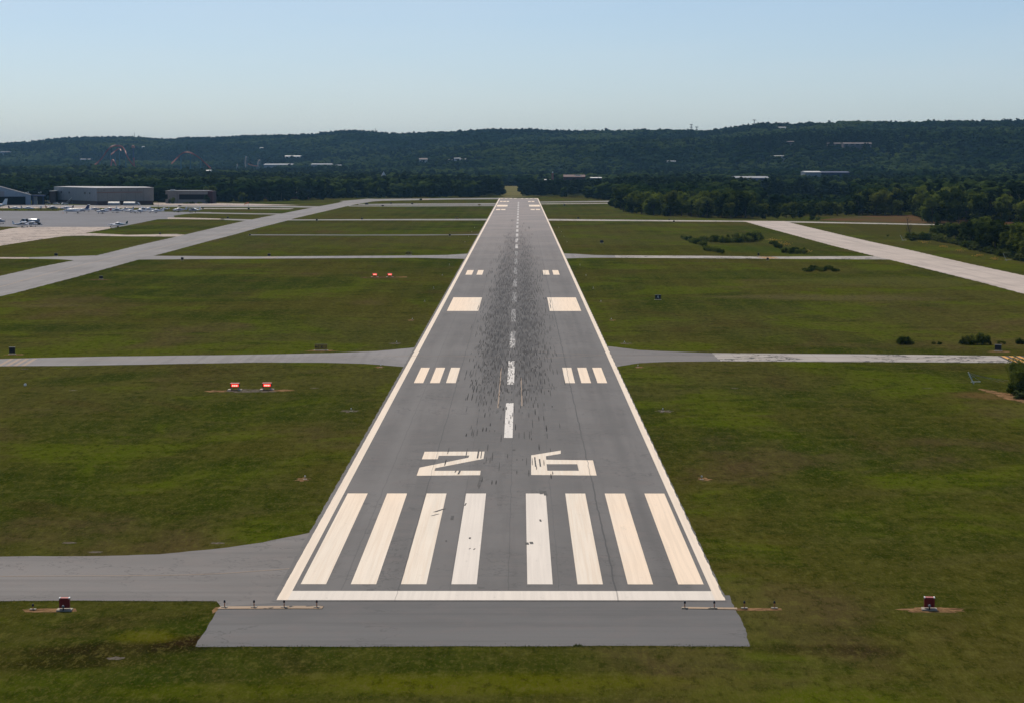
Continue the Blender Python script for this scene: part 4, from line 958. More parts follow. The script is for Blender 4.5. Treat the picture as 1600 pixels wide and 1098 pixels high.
for (px, py, hp) in ((270, 318.6, 10), (265, 318.8, 7), (323, 318.6, 14), (301, 318.8, 3.5), (290, 318.8, 3), (311, 318.8, 3)):
    g = gp(px, py)
    if hp > 6: tree(g.x, g.y, hp*mpp(g.y), 'mid', {270: 'round green tree in front of the left part of the tan building', 265: 'smaller round tree at the left front of the tan building', 323: 'green tree in front of the right end of the tan building'}[px], None)
    else: bush(px, py, hp, {301: 'low hedge bush under the window band middle of the tan building', 290: 'low hedge bush under the left window band of the tan building', 311: 'low hedge bush under the right window band of the tan building'}[px], None, 2)
# long low dark red building with bright roof
YL = gp(442, 312.6).y+30; sl = mpp(YL)
e = empty('long_shed', (at(443, 312, YL).x, YL, 0), 0, 'long low dark red shed with a bright white roof edge left of the far trees', 'building')
zt = at(443, 301.8, YL).z
MB().box((0, 15, zt*.45), (76*sl, 30, zt*.9)).build('wall', M['redw'], e); MB().box((-2*sl, 15, zt*.95+.1), (80*sl, 33, zt*.1)).build('roof', M['white_r'], e)
MB().box((20*sl, -.1, zt*.5), (22*sl, .2, zt*.35)).build('door', M['dark'], e)
CLEAR.append((e.location.x-41*sl, e.location.x+41*sl, YL-20, YL+36))
# two arched white storage shelters
def arch(px0, px1, py, label):
    g0, g1 = gp(px0, py), gp(px1, py); w = (g1.x-g0.x); e = empty('arched_shelter', ((g0.x+g1.x)/2, g0.y, 0), 0, label, 'shelter', 'white arched shelters'); d = 5.5; hh = 2.5
    vs = []; n = 12
    for sx in (-w/2, w/2):
        for k in range(n+1):
            a = math.pi*k/n; vs.append((sx, d/2-d/2*math.cos(a), hh*math.sin(a)**.8 if 0 < k < n else 0))
    fs = [(k, k+1, n+2+k, n+1+k) for k in range(n)]+[tuple(range(n, -1, -1)), tuple(range(n+1, 2*n+2))]
    meshobj('cover', vs, fs, M['white_r'], e)
    MB().box((0, -.06, .45), (w*.98, .08, .9)).build('skirt', M['greyw'], e); MB().box((-w/2-.03, d/2, .9), (.05, 2, 1.8)).build('door', M['grey_metal'], e)
arch(168.5, 186, 321.6, 'left one of two white arched shelters before the beige hangar'); arch(192.5, 210.5, 321.6, 'right one of two white arched shelters before the beige hangar')
# wheeled stairs, parked vehicles, lamp heads by the hangar
g = gp(108, 319.5); e = empty('boarding_stairs', (g.x, g.y, 0), 0, 'wheeled boarding stairs in front of the beige hangar', 'stairs')
mb = MB()
for k in range(9): mb.box((-1.6+k*.42, 0, .4+k*.36), (.5, 1.2, .08))
mb.build('step', M['grey_metal'], e); MB().tube((-1.8, -.6, 1.2), (2, -.6, 4.6), .05, .05, 6).tube((-1.8, .6, 1.2), (2, .6, 4.6), .05, .05, 6).build('handrail', M['white_metal'], e)
MB().box((0, -.5, 1.8), (4.6, .1, .25), 0, -.71).box((0, .5, 1.8), (4.6, .1, .25), 0, -.71).box((2, 0, 1.9), (.15, 1.2, 3.6)).build('frame', M['grey_metal'], e)
for sx in (-1.4, 1.6): MB().tube((sx, -.7, .25), (sx, -.55, .25), .25, .25, 12).tube((sx, .55, .25), (sx, .7, .25), .25, .25, 12).build('wheel', M['dark'], e)
M['tyre'] = simple('tyre', (.02, .02, .02), .8)
def vehicle(px, py, col, label, rz=0, kind='car', L_=4.5):
    g = gp(px, py); e = empty('parked_'+kind, (g.x, g.y, 0), rz, label, kind)
    H = {'car': 1.45, 'van': 2.1, 'truck': 2.3}[kind]
    body = [(-L_/2, .35), (L_/2, .35), (L_/2, .85), (L_*.28, .95), (L_*.12, H), (-L_*.34, H), (-L_*.46, .95), (-L_/2, .9)]
    if kind == 'van': body = [(-L_/2, .35), (L_/2, .35), (L_/2, 1.0), (L_*.38, 1.15), (L_*.28, H), (-L_*.48, H), (-L_/2, H-.2)]
    MB().slab(body, 0, 1.75, axis='y').build('body', col, e)
    win = [(L_*.24, 1.0), (L_*.11, H-.1), (-L_*.32, H-.1), (-L_*.42, 1.0)]
    MB().slab(win, 0, .03, axis='y', off=.89).slab(win, 0, .03, axis='y', off=-.89).build('window', M['glass'], e)
    for sx in (-.3, .3):
        for sy in (-.85, .85): MB().tube((sx*L_, sy-.1, .32), (sx*L_, sy+.1, .32), .32, .32, 14).build('wheel', M['tyre'], e)
    return e
M['carw'] = simple('white_car_paint', (.75, .76, .78), .25, spec=.6); M['card'] = simple('dark_car_paint', (.04, .05, .07), .2, spec=.6); M['cars'] = simple('silver_car_paint', (.45, .48, .52), .25, .4); M['carr'] = simple('red_car_paint', (.4, .03, .03), .3)
vehicle(73, 319.6, M['cars'], 'silver van parked between the blue lean-to and the beige hangar', 0, 'van', 5.2)
vehicle(88, 320.3, M['carw'], 'small white car at the left foot of the beige hangar')
vehicle(101, 320.6, M['carw'], 'white car left of the boarding stairs', .6)
vehicle(128, 319.3, M['carw'], 'white car parked at the base of the beige hangar, right of the stairs')
vehicle(213.5, 321.4, M['carw'], 'white pickup beside the right arched shelter', 0, 'van', 4.8)
for px, py, lab in ((42.5, 312, 'floodlight pole behind the blue lean-to, left one'), (62.5, 312, 'floodlight pole with bright lamp heads behind the blue lean-to')):
    b = at(px, py, YH+50); e = empty('floodlight_pole', (b.x, YH+50, 0), 0, lab, 'floodlight'); zt2 = at(px, 301.5, YH+50).z
    MB().tube((0, 0, 0), (0, 0, zt2), .16, .1, 8).build('pole', M['grey_metal'], e); MB().box((-.7, 0, zt2), (.7, .5, .6)).box((.7, 0, zt2+.3), (.7, .5, .6)).build('lamp_head', M['white_metal'], e); MB().box((0, 0, zt2), (2, .1, .1)).build('bracket', M['grey_metal'], e)
# light pole, cones and wind sock on the apron
g = gp(247.5, 329.2); e = empty('marker_pole', (g.x, g.y, 0), 0, 'thin dark pole standing among the parked aeroplanes', 'pole')
MB().tube((0, 0, 0), (0, 0, 5.2), .10, .05, 8).build('pole', M['dark'], e); MB().box((0, 0, .7), (.8, .5, 1.4)).build('cabinet', M['dark'], e)
g = gp(388.6, 327.6); e = empty('wind_sock', (g.x, g.y, 0), 0, 'orange wind sock on a dark pole beside the far taxiways', 'wind sock'); zs = 10.5*mpp(g.y)
MB().tube((0, 0, 0), (0, 0, zs), .12, .07, 8).build('pole', M['grey_metal'], e); MB().box((0, 0, .45), (1.1, .8, .9)).build('base', M['dark'], e)
MB().loft([(.1, 0, .45, .45), (-1.0, -.2, .38, .38), (-2.0, -.6, .28, .28), (-2.6, -1.2, .2, .2)], 10).build('sock', M['windsock'], e, True); e.children[-1].location.z = zs-.1
def cone(px, py, label):
    g = gp(px, py); e = empty('traffic_cone', (g.x, g.y, 0), 0, label, 'traffic cone', 'traffic cones on the apron')
    MB().tube((0, 0, .04), (0, 0, .75), .2, .04, 10).build('body', M['windsock'], e); MB().box((0, 0, .02), (.45, .45, .04)).build('base', M['dark'], e)
cone(4, 330.7, 'orange cone at the left end of the apron before the airliner tail'); cone(98.5, 334.2, 'orange cone just left of the white business jet nose'); cone(37, 326.3, 'orange cone behind the row between two white aeroplanes')

# ------------------------------------------------------------------ aircraft
def acmat(n, c): return simple(n, c, .3, spec=.6, var=.05)
AC = {'white': acmat('white_aircraft_paint', (.78, .80, .84)), 'grey': acmat('grey_aircraft_paint', (.42, .45, .50)), 'red': acmat('red_aircraft_paint', (.42, .03, .03)), 'navy': acmat('navy_aircraft_paint', (.03, .05, .16)),
      'green': acmat('dark_green_paint', (.02, .09, .07)), 'maroon': acmat('maroon_paint', (.13, .02, .04)), 'black': acmat('black_paint_gloss', (.02, .02, .025)), 'tan': acmat('cream_aircraft_paint', (.65, .6, .5)), 'orange': acmat('orange_stripe_paint', (.75, .25, .1))}
def gear(e, pts, r=.22):
    for i, (x, y, zt) in enumerate(pts):
        l = MB().tube((x, y, r), (x, y*.9, zt), .05, .06, 6).build('landing_gear', M['grey_metal'], e)
        MB().tube((x, y-.08, r), (x, y+.08, r), r, r, 12).build('wheel', M['tyre'], l)
def small_plane(px, py, heading, high, label, body='white', fin='white', stripe='navy', twin=False, k=1.0, group='light aeroplanes parked on the apron'):
    g = gp(px, py); e = empty('light_aeroplane', (g.x, g.y, 0), heading, label, 'aeroplane', group); e.scale = (k, k, k)
    zc = 1.15 if not high else 1.25; S = .95 if high else 1.0
    rings = [(3.0, zc-.05, .28, .26), (2.8, zc, .42, .38), (1.9, zc+.02, .55, .50), (1.1, zc+.10, .60, .60), (.3, zc+.28, .60, .78), (-.8, zc+.25, .56, .74), (-1.7, zc+.12, .42, .52), (-3.2, zc+.12, .22, .26), (-4.2, zc+.18, .10, .14)]
    if twin: rings = [(4.4, zc-.1, .12, .12)]+[(3.9, zc-.05, .3, .26)]+rings[2:]
    MB().loft(rings, 14, .85).build('fuselage', AC[body], e, True)
    if high:
        MB().slab([(1.2, -5.4), (1.3, 0), (1.2, 5.4), (-.15, 5.4), (-.4, 0), (-.15, -5.4)], zc+1.02, .16, .012).build('wing', AC['white'], e)
        for q in (-1, 1): MB().tube((.5, q*.55, zc-.3), (.5, q*2.6, zc+1.0), .05, .05, 6).build('wing_strut', AC['white'], e)
        gear(e, [(2.2, 0, zc-.3), (-.1, 1.25, zc-.3), (-.1, -1.25, zc-.3)])
    else:
        MB().slab([(.9, -5), (1.35, -.8), (1.35, .8), (.9, 5), (-.2, 5), (-.5, .7), (-.5, -.7), (-.2, -5)], zc-.32, .17, .07).build('wing', AC['white'], e)
        gear(e, [((3.2 if twin else 2.2), 0, zc-.2), (.0, 1.6, zc-.2), (.0, -1.6, zc-.2)])
    MB().box((.05, 0, zc+.42), (2.1, 1.24 if not high else 1.22, .36)).build('window', M['glass'], e)
    MB().loft([(x, z-.12, ry*1.03, .13) for x, z, ry, r_ in rings[2:-1]], 14, .85).build('stripe', AC[stripe], e, True)
    MB().slab([(-3.3, zc+.2), (-4.0, zc+1.55), (-4.6, zc+1.6), (-4.35, zc+.15)], 0, .10, axis='y').build('fin', AC[fin], e)
    MB().slab([(-3.6, -1.7), (-3.4, 0), (-3.6, 1.7), (-4.35, 1.7), (-4.4, 0), (-4.35, -1.7)], zc+.22, .09).build('tailplane', AC['white'], e)
    if twin:
        for sy in (-1.9, 1.9):
            n = MB().loft([(2.3, zc-.15, .2, .2), (2.0, zc-.12, .36, .34), (.8, zc-.12, .38, .34), (-.7, zc-.18, .12, .14)], 12).build('engine', AC[body], e, True); n.location.y = sy
            MB().box((2.38, 0, zc-.15), (.06, .14, 1.8)).box((2.38, 0, zc-.15), (.06, 1.8, .14)).build('propeller', M['dark'], n)
    else:
        MB().box((3.08, 0, zc-.05), (.06, .13, 1.75)).tube((3.0, 0, zc-.05), (3.3, 0, zc-.05), .14, .03, 8).build('propeller', M['dark'], e)
    return e
def jet(px, py, heading, label, k=1.0):
    g = gp(px, py); e = empty('business_jet', (g.x, g.y, 0), heading, label, 'jet'); e.scale = (k, k, k); zc = 1.55
    MB().loft([(7.2, zc-.25, .08, .06), (6.6, zc-.18, .38, .32), (5.6, zc-.02, .68, .6), (4.6, zc+.12, .84, .86), (2, zc+.15, .88, .92), (-2, zc+.15, .88, .92), (-4.2, zc+.3, .66, .68), (-6, zc+.5, .3, .34), (-7, zc+.62, .1, .12)], 18).build('fuselage', AC['white'], e, True)
    MB().slab([(1.6, -.7), (1.6, .7), (-.9, 7), (-1.9, 7), (-2.2, .7), (-2.2, -.7), (-1.9, -7), (-.9, -7)], zc-.55, .2, .04).build('wing', AC['white'], e)
    MB().box((5.0, 0, zc+.5), (1.0, 1.3, .34)).build('cockpit_window', M['glass'], e)
    mb = MB()
    for i in range(6):
        for sy in (-1, 1): mb.box((3.2-i*.85, sy*.84, zc+.38), (.34, .12, .32))
    mb.build('cabin_window', M['glass'], e)
    for sy in (-1, 1):
        n = MB().loft([(-2.2, 0, .42, .42), (-2.8, 0, .52, .52), (-4.0, 0, .48, .48), (-4.9, 0, .3, .3)], 14).build('engine', AC['white'], e, True); n.location = (0, sy*1.35, zc+.65)
        MB().tube((-2.18, 0, 0), (-2.2, 0, 0), .36, .36, 14).build('intake', M['dark'], n)
    MB().slab([(-4.6, zc+.7), (-6.4, zc+3.2), (-7.6, zc+3.2), (-6.9, zc+.5)], 0, .18, axis='y').build('fin', AC['navy'], e)
    MB().slab([(-6.3, 0), (-7.1, 2.7), (-7.7, 2.7), (-7.7, -2.7), (-7.1, -2.7)], zc+3.25, .12).build('tailplane', AC['white'], e)
    MB().loft([(5.6, zc-.2, .70, .12), (4.6, zc-.15, .87, .14), (2, zc-.1, .91, .14), (-2, zc-.1, .91, .14), (-4.2, zc+.1, .69, .13), (-6, zc+.4, .33, .1)], 18).build('stripe', AC['navy'], e, True)
    gear(e, [(5.2, 0, zc-.5), (-.9, 1.5, zc-.5), (-.9, -1.5, zc-.5)], .3)
P = math.pi
small_plane(24.5, 329.0, P*.95, False, 'white low-wing aeroplane with a maroon fin, leftmost in the back row', fin='maroon', stripe='maroon', group=None) .rotation_euler.z = P*.02
small_plane(44.5, 329.0, 0.15, False, 'white low-wing aeroplane with grey fin, second in the back row', fin='grey')
small_plane(64, 328.6, -P*.46, True, 'white high-wing aeroplane facing the camera in the back row', k=1.05)
small_plane(82.5, 328.8, .35, True, 'high-wing aeroplane with a red and cream fin in the back row', fin='orange', body='grey')
small_plane(103, 328.9, P-.05, False, 'white low-wing aeroplane with a black fin behind the jet nose', fin='black', k=1.05)
jet(119, 333.6, P+.12, 'white business jet with navy fin and stripe on the apron', 1.0)
small_plane(135.5, 331.2, P*.8, False, 'small white aeroplane just behind the jet tail')
small_plane(149, 330, 0.1, False, 'grey aeroplane with a thin fin, just right of the jet', body='grey', fin='grey', k=.9)
small_plane(160.5, 334.1, P+.1, False, 'red and white low-wing aeroplane with a red fin', body='white', fin='red', stripe='red', k=1.1)
small_plane(171, 330.5, P*.98, False, 'white and maroon aeroplane behind the red-finned one', fin='grey', stripe='maroon')
small_plane(183, 333, P-.1, True, 'white high-wing aeroplane with a black fin, right of the red-finned one', fin='black', k=1.1)
small_plane(197, 331, P+.3, False, 'white aeroplane with a red stripe in the middle of the row', stripe='red', fin='grey')
small_plane(205, 333, .4, False, 'white aeroplane with raised nose left of the crowded pair', k=.9)
small_plane(217.5, 333.6, P*.9, False, 'white low-wing aeroplane in the crowded middle of the row, nearest', k=1.05)
small_plane(224, 331, P+.5, True, 'white high-wing aeroplane behind the crowded middle')
small_plane(233, 330.6, .2, False, 'white aeroplane with dark nose left of the thin pole')
small_plane(243.5, 333.3, P-.06, False, 'white low-wing twin aeroplane below the thin dark pole', twin=True, fin='white', k=1.05)
small_plane(256, 329.6, P*.9, False, 'grey aeroplane whose tail shows right of the thin pole', body='grey', fin='grey', k=.8)
small_plane(279, 331.9, P+.25, False, 'white aeroplane with a red cabin top, second from the right of the row', fin='grey', stripe='red', k=1.1)
small_plane(302.5, 332.6, P*.82, True, 'grey high-wing aeroplane at the right end of the row', body='grey', fin='white', k=1.15)
small_plane(35, 355.6, .02, True, 'white high-wing aeroplane in front of the fuel truck, left one of the pair', k=1.0, fin='white', stripe='navy')
small_plane(48.5, 354.6, .04, True, 'white high-wing aeroplane in front of the fuel truck, right one of the pair', k=.95, stripe='grey')
small_plane(184, 355.2, P+.03, False, 'white and dark green twin-engined aeroplane parked at the grass edge', twin=True, fin='green', stripe='green', k=1.0, group=None)
# aeroplane and airliner tail cut by the left frame edge
small_plane(-3, 350.3, .15, True, 'dark grey high-wing aeroplane cut by the left edge of the photo', body='grey', stripe='black', k=1.05, group=None)
g = gp(-14, 328.2); e = empty('turboprop_airliner', (g.x, g.y, 0), P+.1, 'pale airliner tail cut by the left edge before the open hangar', 'airliner')
MB().loft([(9, 2.2, .2, .2), (8, 2.3, .9, .9), (6, 2.4, 1.2, 1.2), (-4, 2.4, 1.2, 1.2), (-8, 3, .6, .6), (-9.5, 3.3, .15, .2)], 18).build('fuselage', AC['white'], e, True)
MB().slab([(-6.2, 3), (-8.4, 6.6), (-10, 6.7), (-9.4, 3)], 0, .2, axis='y').build('fin', AC['white'], e); MB().slab([(1, -9), (1.6, 0), (1, 9), (-.5, 9), (-1, 0), (-.5, -9)], 2.0, .25, .03).build('wing', AC['white'], e)
MB().slab([(-7.5, -3.4), (-7, 0), (-7.5, 3.4), (-9, 3.4), (-9.3, 0), (-9, -3.4)], 3.2, .14).build('tailplane', AC['grey'], e); gear(e, [(7, 0, 1.6), (-.5, 2, 1.6), (-.5, -2, 1.6)], .35)
# fuel truck
g = gp(49, 351.8); e = empty('fuel_truck', (g.x, g.y, 0), .0, 'dark fuel truck with a shiny silver tank behind two high-wing aeroplanes', 'fuel truck')
M['steel'] = simple('polished_steel', (.36, .38, .41), .4, .85, .6, .05)
mt = MB().loft([(3.0, 0, .95, .75), (3.1, 0, 1.1, .85)]+[(x, 0, 1.15, .9) for x in (2, 0, -1.8)]+[(-2.0, 0, 1.0, .8)], 18, .8).build('tank', M['steel'], e, True); mt.location = (-.4+1.0, 0, 2.0)
MB().box((-.2, 0, .85), (9.2, 1.0, .3)).build('chassis', M['dark'], e)
MB().slab([(-5, .7), (-2.4, .7), (-2.4, 2.75), (-4.1, 2.8), (-4.6, 1.9), (-5, 1.75)], 0, 2.2, axis='y').build('cab', AC['grey'], e)
MB().slab([(-4.55, 1.85), (-4.15, 2.6), (-3, 2.6), (-3, 1.85)], 0, 2.26, axis='y').build('cab_window', M['glass'], e); MB().box((-1.85, 0, 1.9), (.7, 2.0, 1.7)).build('pump_cabinet', M['dark'], e)
MB().loft([(4.2, 0, .9, .7), (4.5, 0, .9, .72), (5.1, 0, .45, .4)], 14).build('rear_cabinet', M['grey_metal'], e, True); e.children[-1].location.z = 1.9
for sx in (-3.8, 2.2, 3.6):
    for sy in (-.95, .95): MB().tube((sx, sy-.14, .5), (sx, sy+.14, .5), .5, .5, 16).build('wheel', M['tyre'], e)

# ------------------------------------------------------------------ far buildings, rides and masts standing in the woods
def hit(px, py, lift, y0=1900, y1=8200):
    y = y0
    while y < y1:
        p = at(px, py, y)
        if p.z <= terr1(p.x, y)+lift: return p
        y += 20
    return at(px, py, 6000)
def far_block(px0, px1, ptop, pbot, label, wall, roof, name='warehouse', depth=40, cat='building', lift=10, gable=False, win=True, front=8, Y=None):
    pc = (px0+px1)/2; p = hit(pc, pbot, lift) if Y is None else at(pc, pbot, Y)
    Y = p.y; s = mpp(Y); w = (px1-px0)*s; zt = at(pc, ptop, Y).z; zg = min(terr1(p.x, Y), p.z-1); H = zt-zg
    e = empty(name, (p.x, Y, zg), 0, label, cat); rh = min(H*.4, max(.8, (pbot-ptop)*s*.3))
    MB().box((0, depth/2, (H-rh)/2), (w, depth, H-rh)).build('wall', wall, e)
    if gable:
        MB().add([(-w/2-.5, -.5, H-rh), (w/2+.5, -.5, H-rh), (w/2+.5, depth+.5, H-rh), (-w/2-.5, depth+.5, H-rh), (-w/2-.5, depth*.5, H), (w/2+.5, depth*.5, H)], [(0, 1, 5, 4), (2, 3, 4, 5), (0, 4, 3), (1, 2, 5), (0, 3, 2, 1)]).build('roof', roof, e)
    else:
        MB().add([(-w/2-.4, -.4, H-rh), (w/2+.4, -.4, H-rh), (w/2+.4, depth, H-rh), (-w/2-.4, depth, H-rh), (-w/2-.4, depth*.35, H), (w/2+.4, depth*.35, H), (w/2+.4, depth, H), (-w/2-.4, depth, H)], [(0, 1, 5, 4), (4, 5, 6, 7), (1, 2, 6, 5), (0, 4, 7, 3), (2, 3, 7, 6), (0, 3, 2, 1)]).build('roof', roof, e)
    if win:
        n = max(1, int(w/8)); mb = MB()
        for k in range(n): mb.box((-w/2+w*(k+.5)/n, -.06, (H-rh)-1.6), (w/n*.55, .1, 1.3))
        mb.build('window', M['glass'], e)
    CLEAR.append((p.x-w/2-4, p.x+w/2+4, Y-front, Y+depth+6)); return e
far_block(405.5, 420.5, 230.6, 233, 'bright white roofed building high on the left hillside', M['whitew'], M['white_r'])
far_block(437, 441, 230.6, 232.4, 'tiny white hut right of the bright hillside roof', M['whitew'], M['white_r'], 'hut', 15)
far_block(445, 469, 243.4, 248, 'white flat roofed building on the lower left hillside', M['whitew'], M['white_r'])
far_block(412, 460, 256.2, 261.6, 'large grey roofed warehouse right of the water slides', M['greyw'], M['grey_r'], depth=90, win=False)
far_block(486, 522, 256, 260.6, 'long grey roofed warehouse right of the large one', M['greyw'], M['grey_r'], depth=70, win=False)
far_block(524, 540, 258, 260.4, 'small grey roofed shed at the right of the warehouses', M['greyw'], M['grey_r'], 'shed', 40, win=False)
far_block(655, 667.5, 247.4, 254.2, 'white walled house in the woods left of the runway end', M['whitew'], M['tanr'], 'house', 20, gable=True)
far_block(709.5, 719, 246.8, 250.4, 'pale blue gabled roof building above the left woods', M['whitew'], M['grey_r'], 'house', 24, gable=True)
far_block(701, 706, 249.4, 251.2, 'small white hut left of the pale blue roof', M['whitew'], M['white_r'], 'hut', 12)
far_block(720, 729, 248.4, 251.4, 'low white building right of the pale blue roof', M['whitew'], M['white_r'], 'hut', 14)
far_block(881, 914, 273.6, 284.5, 'dark red building with white panel behind the end trees', M['redw'], M['redr'], 'red_building', 25, front=40, lift=4, Y=2600)
b_ = at(903, 274.6, 2599); MB().box((0, 0, 0), (8*mpp(2600), .3, 1.1)).build('white_panel', M['white_r'], [o for o in bpy.data.objects if o.name == 'red_building'][0]); o_ = [o for o in bpy.data.objects if o.name == 'white_panel'][0]; pr = o_.parent; o_.location = (b_.x-pr.location.x, -.6, b_.z-pr.location.z)
far_block(923, 940, 277.4, 281.4, 'low building with a bright white roof right of the red building', M['navy'], M['white_r'], 'shed', 20, Y=2450, front=40)
far_block(851, 860, 280.6, 283, 'low white shed left of the brick tower', M['whitew'], M['white_r'], 'shed', 14, Y=2500, front=40)
far_block(1043, 1056, 251.4, 255, 'pale grey gabled house in the dark woods', M['greyw'], M['grey_r'], 'house', 20, gable=True)
far_block(1150, 1201, 276.2, 284, 'long blue grey building with pale roof edge in the right woods', M['bluegrey'], M['grey_r'], 'office_block', 40, Y=2250, front=18)
far_block(1130, 1148, 280.6, 284, 'row of low white sheds left of the blue grey building', M['whitew'], M['white_r'], 'shed', 12, Y=2230, front=45)
far_block(1258.5, 1283, 267.8, 273.4, 'white gabled metal roof building in the right woods', M['greyw'], M['white_r'], depth=45, gable=True, win=False, Y=2700, front=9)
far_block(1283.5, 1327, 268.4, 273.6, 'dark navy building joined right of the white gabled roof', M['navy'], M['navy'], depth=40, win=False, Y=2704, front=9)
far_block(1250, 1263, 283, 286, 'small dark red shed below the navy building', M['redw'], M['redr'], 'shed', 12, Y=2150, front=40)
far_block(1295, 1317, 223.4, 227.2, 'grey brown long roof on the right hillside, left section', M['tanr'], M['tanr'], 'apartment_block', 22)
far_block(1318, 1362, 223.2, 228.4, 'grey brown long roof on the right hillside, right section', M['tanr'], M['tanr'], 'apartment_block', 22)
far_block(1229, 1242, 220.8, 224, 'reddish roofed house left of the long brown roofs', M['tanr'], M['tanr'], 'house', 18, gable=True)
far_block(1217.5, 1228, 198.6, 201.8, 'bright white roof near the top of the right ridge', M['whitew'], M['white_r'], 'house', 18)
far_block(221.5, 226, 229, 230.6, 'small white roof right of the drop tower', M['whitew'], M['white_r'], 'hut', 20)
far_block(125, 141, 248.5, 251, 'pale blue roofed building left of the roller coaster', M['bluegrey'], M['grey_r'], 'shed', 30, win=False)
far_block(322, 329, 266, 270.6, 'small pale ride building under the second roller coaster', M['whitew'], M['white_r'], 'hut', 14)
far_block(1205, 1240, 243.3, 244.4, 'thin pale roadside wall below the right hillside woods', M['whitew'], M['white_r'], 'roadside_wall', 4, cat='wall', win=False, front=3)
far_block(0, 14, 236.8, 238.6, 'pale roof at the left edge of the far hillside', M['greyw'], M['grey_r'], 'warehouse', 40, win=False)
# brick tower
p = at(863, 284, 2500); e = empty('brick_tower', (p.x, 2500, 0), 0, 'tapering brick chimney tower in front of the end woods', 'tower'); z1 = at(863, 270.8, 2500).z; z0 = terr1(p.x, 2500)
e.location.z = z0; h = z1-z0; s = mpp(2500)
MB().loft([], 4) if False else None
MB().add([(-2.3*s*1.05, -1.5, 0), (2.3*s*1.05, -1.5, 0), (2.3*s, 1.5, 0), (-2.3*s, 1.5, 0), (-1.1*s, -.9, h), (1.9*s, -.9, h), (1.9*s, .9, h), (-1.1*s, .9, h)], [(0, 1, 5, 4), (1, 2, 6, 5), (2, 3, 7, 6), (3, 0, 4, 7), (4, 5, 6, 7)]).build('shaft', M['brick'], e)
MB().tube((.5*s, 0, h), (.7*s, 0, h+1.6), .8, .35, 8).build('cap', M['white_r'], e); CLEAR.append((p.x-8, p.x+8, 2460, 2510))
# masts and water tower on the skyline
def mast(px, ptop, w, label, plat=0):
    S = float(np.interp(px, SK[:, 0], SK[:, 1])); Rr = float(np.interp(px, RD[:, 0], RD[:, 1])); p = at(px, S, Rr-20); zt = at(px, ptop, Rr-20).z; zg = terr1(p.x, Rr-20)
    e = empty('radio_mast', (p.x, Rr-20, zg), 0, label, 'mast'); h = zt-zg; mb = MB(); r = w/2
    for a in (0, 2.09, 4.19): mb.tube((r*math.cos(a), r*math.sin(a), 0), (.4*r*math.cos(a), .4*r*math.sin(a), h), .35, .25, 4)
    n = 8
    for k in range(n):
        z = h*k/n; f = 1-.6*k/n; f2 = 1-.6*(k+1)/n; mb.tube((r*f, 0, z), (-r*.5*f2, r*.86*f2, h*(k+1)/n), .25, .25, 4).tube((-r*.5*f, -r*.86*f, z), (r*f2, 0, h*(k+1)/n), .25, .25, 4)
    mb.build('lattice', M['mastm'], e)
    if plat:
        mb = MB()
        for k in range(plat): mb.box((0, 0, h-.5-k*6), (7-k, 3, 1.3))
        mb.build('antenna_platform', M['mastm'], e)
M['mastm'] = simple('weathered_steel', (.16, .17, .18), .6, .3)
mast(1080, 194.6, 5, 'lattice radio mast on the skyline, taller of the right pair', 3); mast(1088.5, 198.5, 4, 'shorter lattice mast right of the taller one on the skyline', 2)
mast(1178.5, 187.5, 3.5, 'thin mast with small panels above the right ridge', 1); mast(586.5, 200.5, 3, 'thin lone mast on the left part of the skyline'); mast(210, 207.5, 3, 'faint thin mast on the far left skyline')
S = 206.2; p = at(946.8, S, 5600); zt = at(946.8, 200.0, 5600).z; zg = terr1(p.x, 5600); e = empty('water_tower', (p.x, 5600, zg), 0, 'small water tower with a dark tank on the skyline', 'water tower'); h = zt-zg
MB().tube((0, 0, h-6.5), (0, 0, h-1), 3.1, 3.3, 14).tube((0, 0, h-1), (0, 0, h), 3.3, .6, 14).build('tank', M['mastm'], e)
for sx in (-2, 2):
    for sy in (-2, 2): MB().tube((sx*1.3, sy, 0), (sx, sy, h-6), .35, .3, 5).build('leg', M['mastm'], e)
# roller coasters
def coaster(pts, Y, cols, label, w, trackm, colm):
    g0 = at(pts[0][0], pts[0][1], Y); e = empty('roller_coaster', (g0.x, Y, terr1(g0.x, Y)), 0, label, 'roller coaster'); o = Vector(e.location)
    P_ = spl([at(a, b, Y)+Vector((0, 8*math.sin(i*1.3), 0)) for i, (a, b) in enumerate(pts)], 8); mb = MB()
    for a, b in zip(P_[:-1], P_[1:]):
        mb.tube(a-o+Vector((0, -1.2, .6)), b-o+Vector((0, -1.2, .6)), w, w, 5).tube(a-o+Vector((0, 1.2, .6)), b-o+Vector((0, 1.2, .6)), w, w, 5).tube(a-o+Vector((0, 0, -.8)), b-o+Vector((0, 0, -.8)), w*1.3, w*1.3, 5)
    mb.build('track', trackm, e)
    for (cx, cyt) in cols:
        a = at(cx, cyt, Y); g = Vector((a.x, Y, terr1(a.x, Y))); mb = MB().tube(g-o+Vector((0, -5, 0)), a-o, 1.0, .7, 6).tube(g-o+Vector((0, 5, 0)), a-o, 1.0, .7, 6)
        for q in (.3, .55, .8): mb.tube((g-o).lerp(a-o, q)+Vector((0, -5*(1-q), 0)), (g-o).lerp(a-o, q)+Vector((0, 5*(1-q), 0)), .4, .4, 4)
        mb.build('support', colm, e)
    xs = [at(a, b, Y).x for a, b in pts]; CLEAR.append((min(xs), max(xs), Y-14, Y+14)); return e
M['track'] = simple('orange_red_track', (.40, .08, .05), .5); M['teal'] = simple('teal_steel', (.02, .10, .13), .5)
YC = 4250
coaster([(143, 262), (152, 254), (160, 245.5), (168, 236), (175, 230), (182, 228), (189, 229.6), (195, 236), (199, 243), (204, 252), (212, 263)], YC, [(172.5, 234), (186.5, 229.5), (196.5, 245), (156, 252)], 'tall orange red roller coaster hill on teal supports rising from the left woods', .8, M['track'], M['teal'])
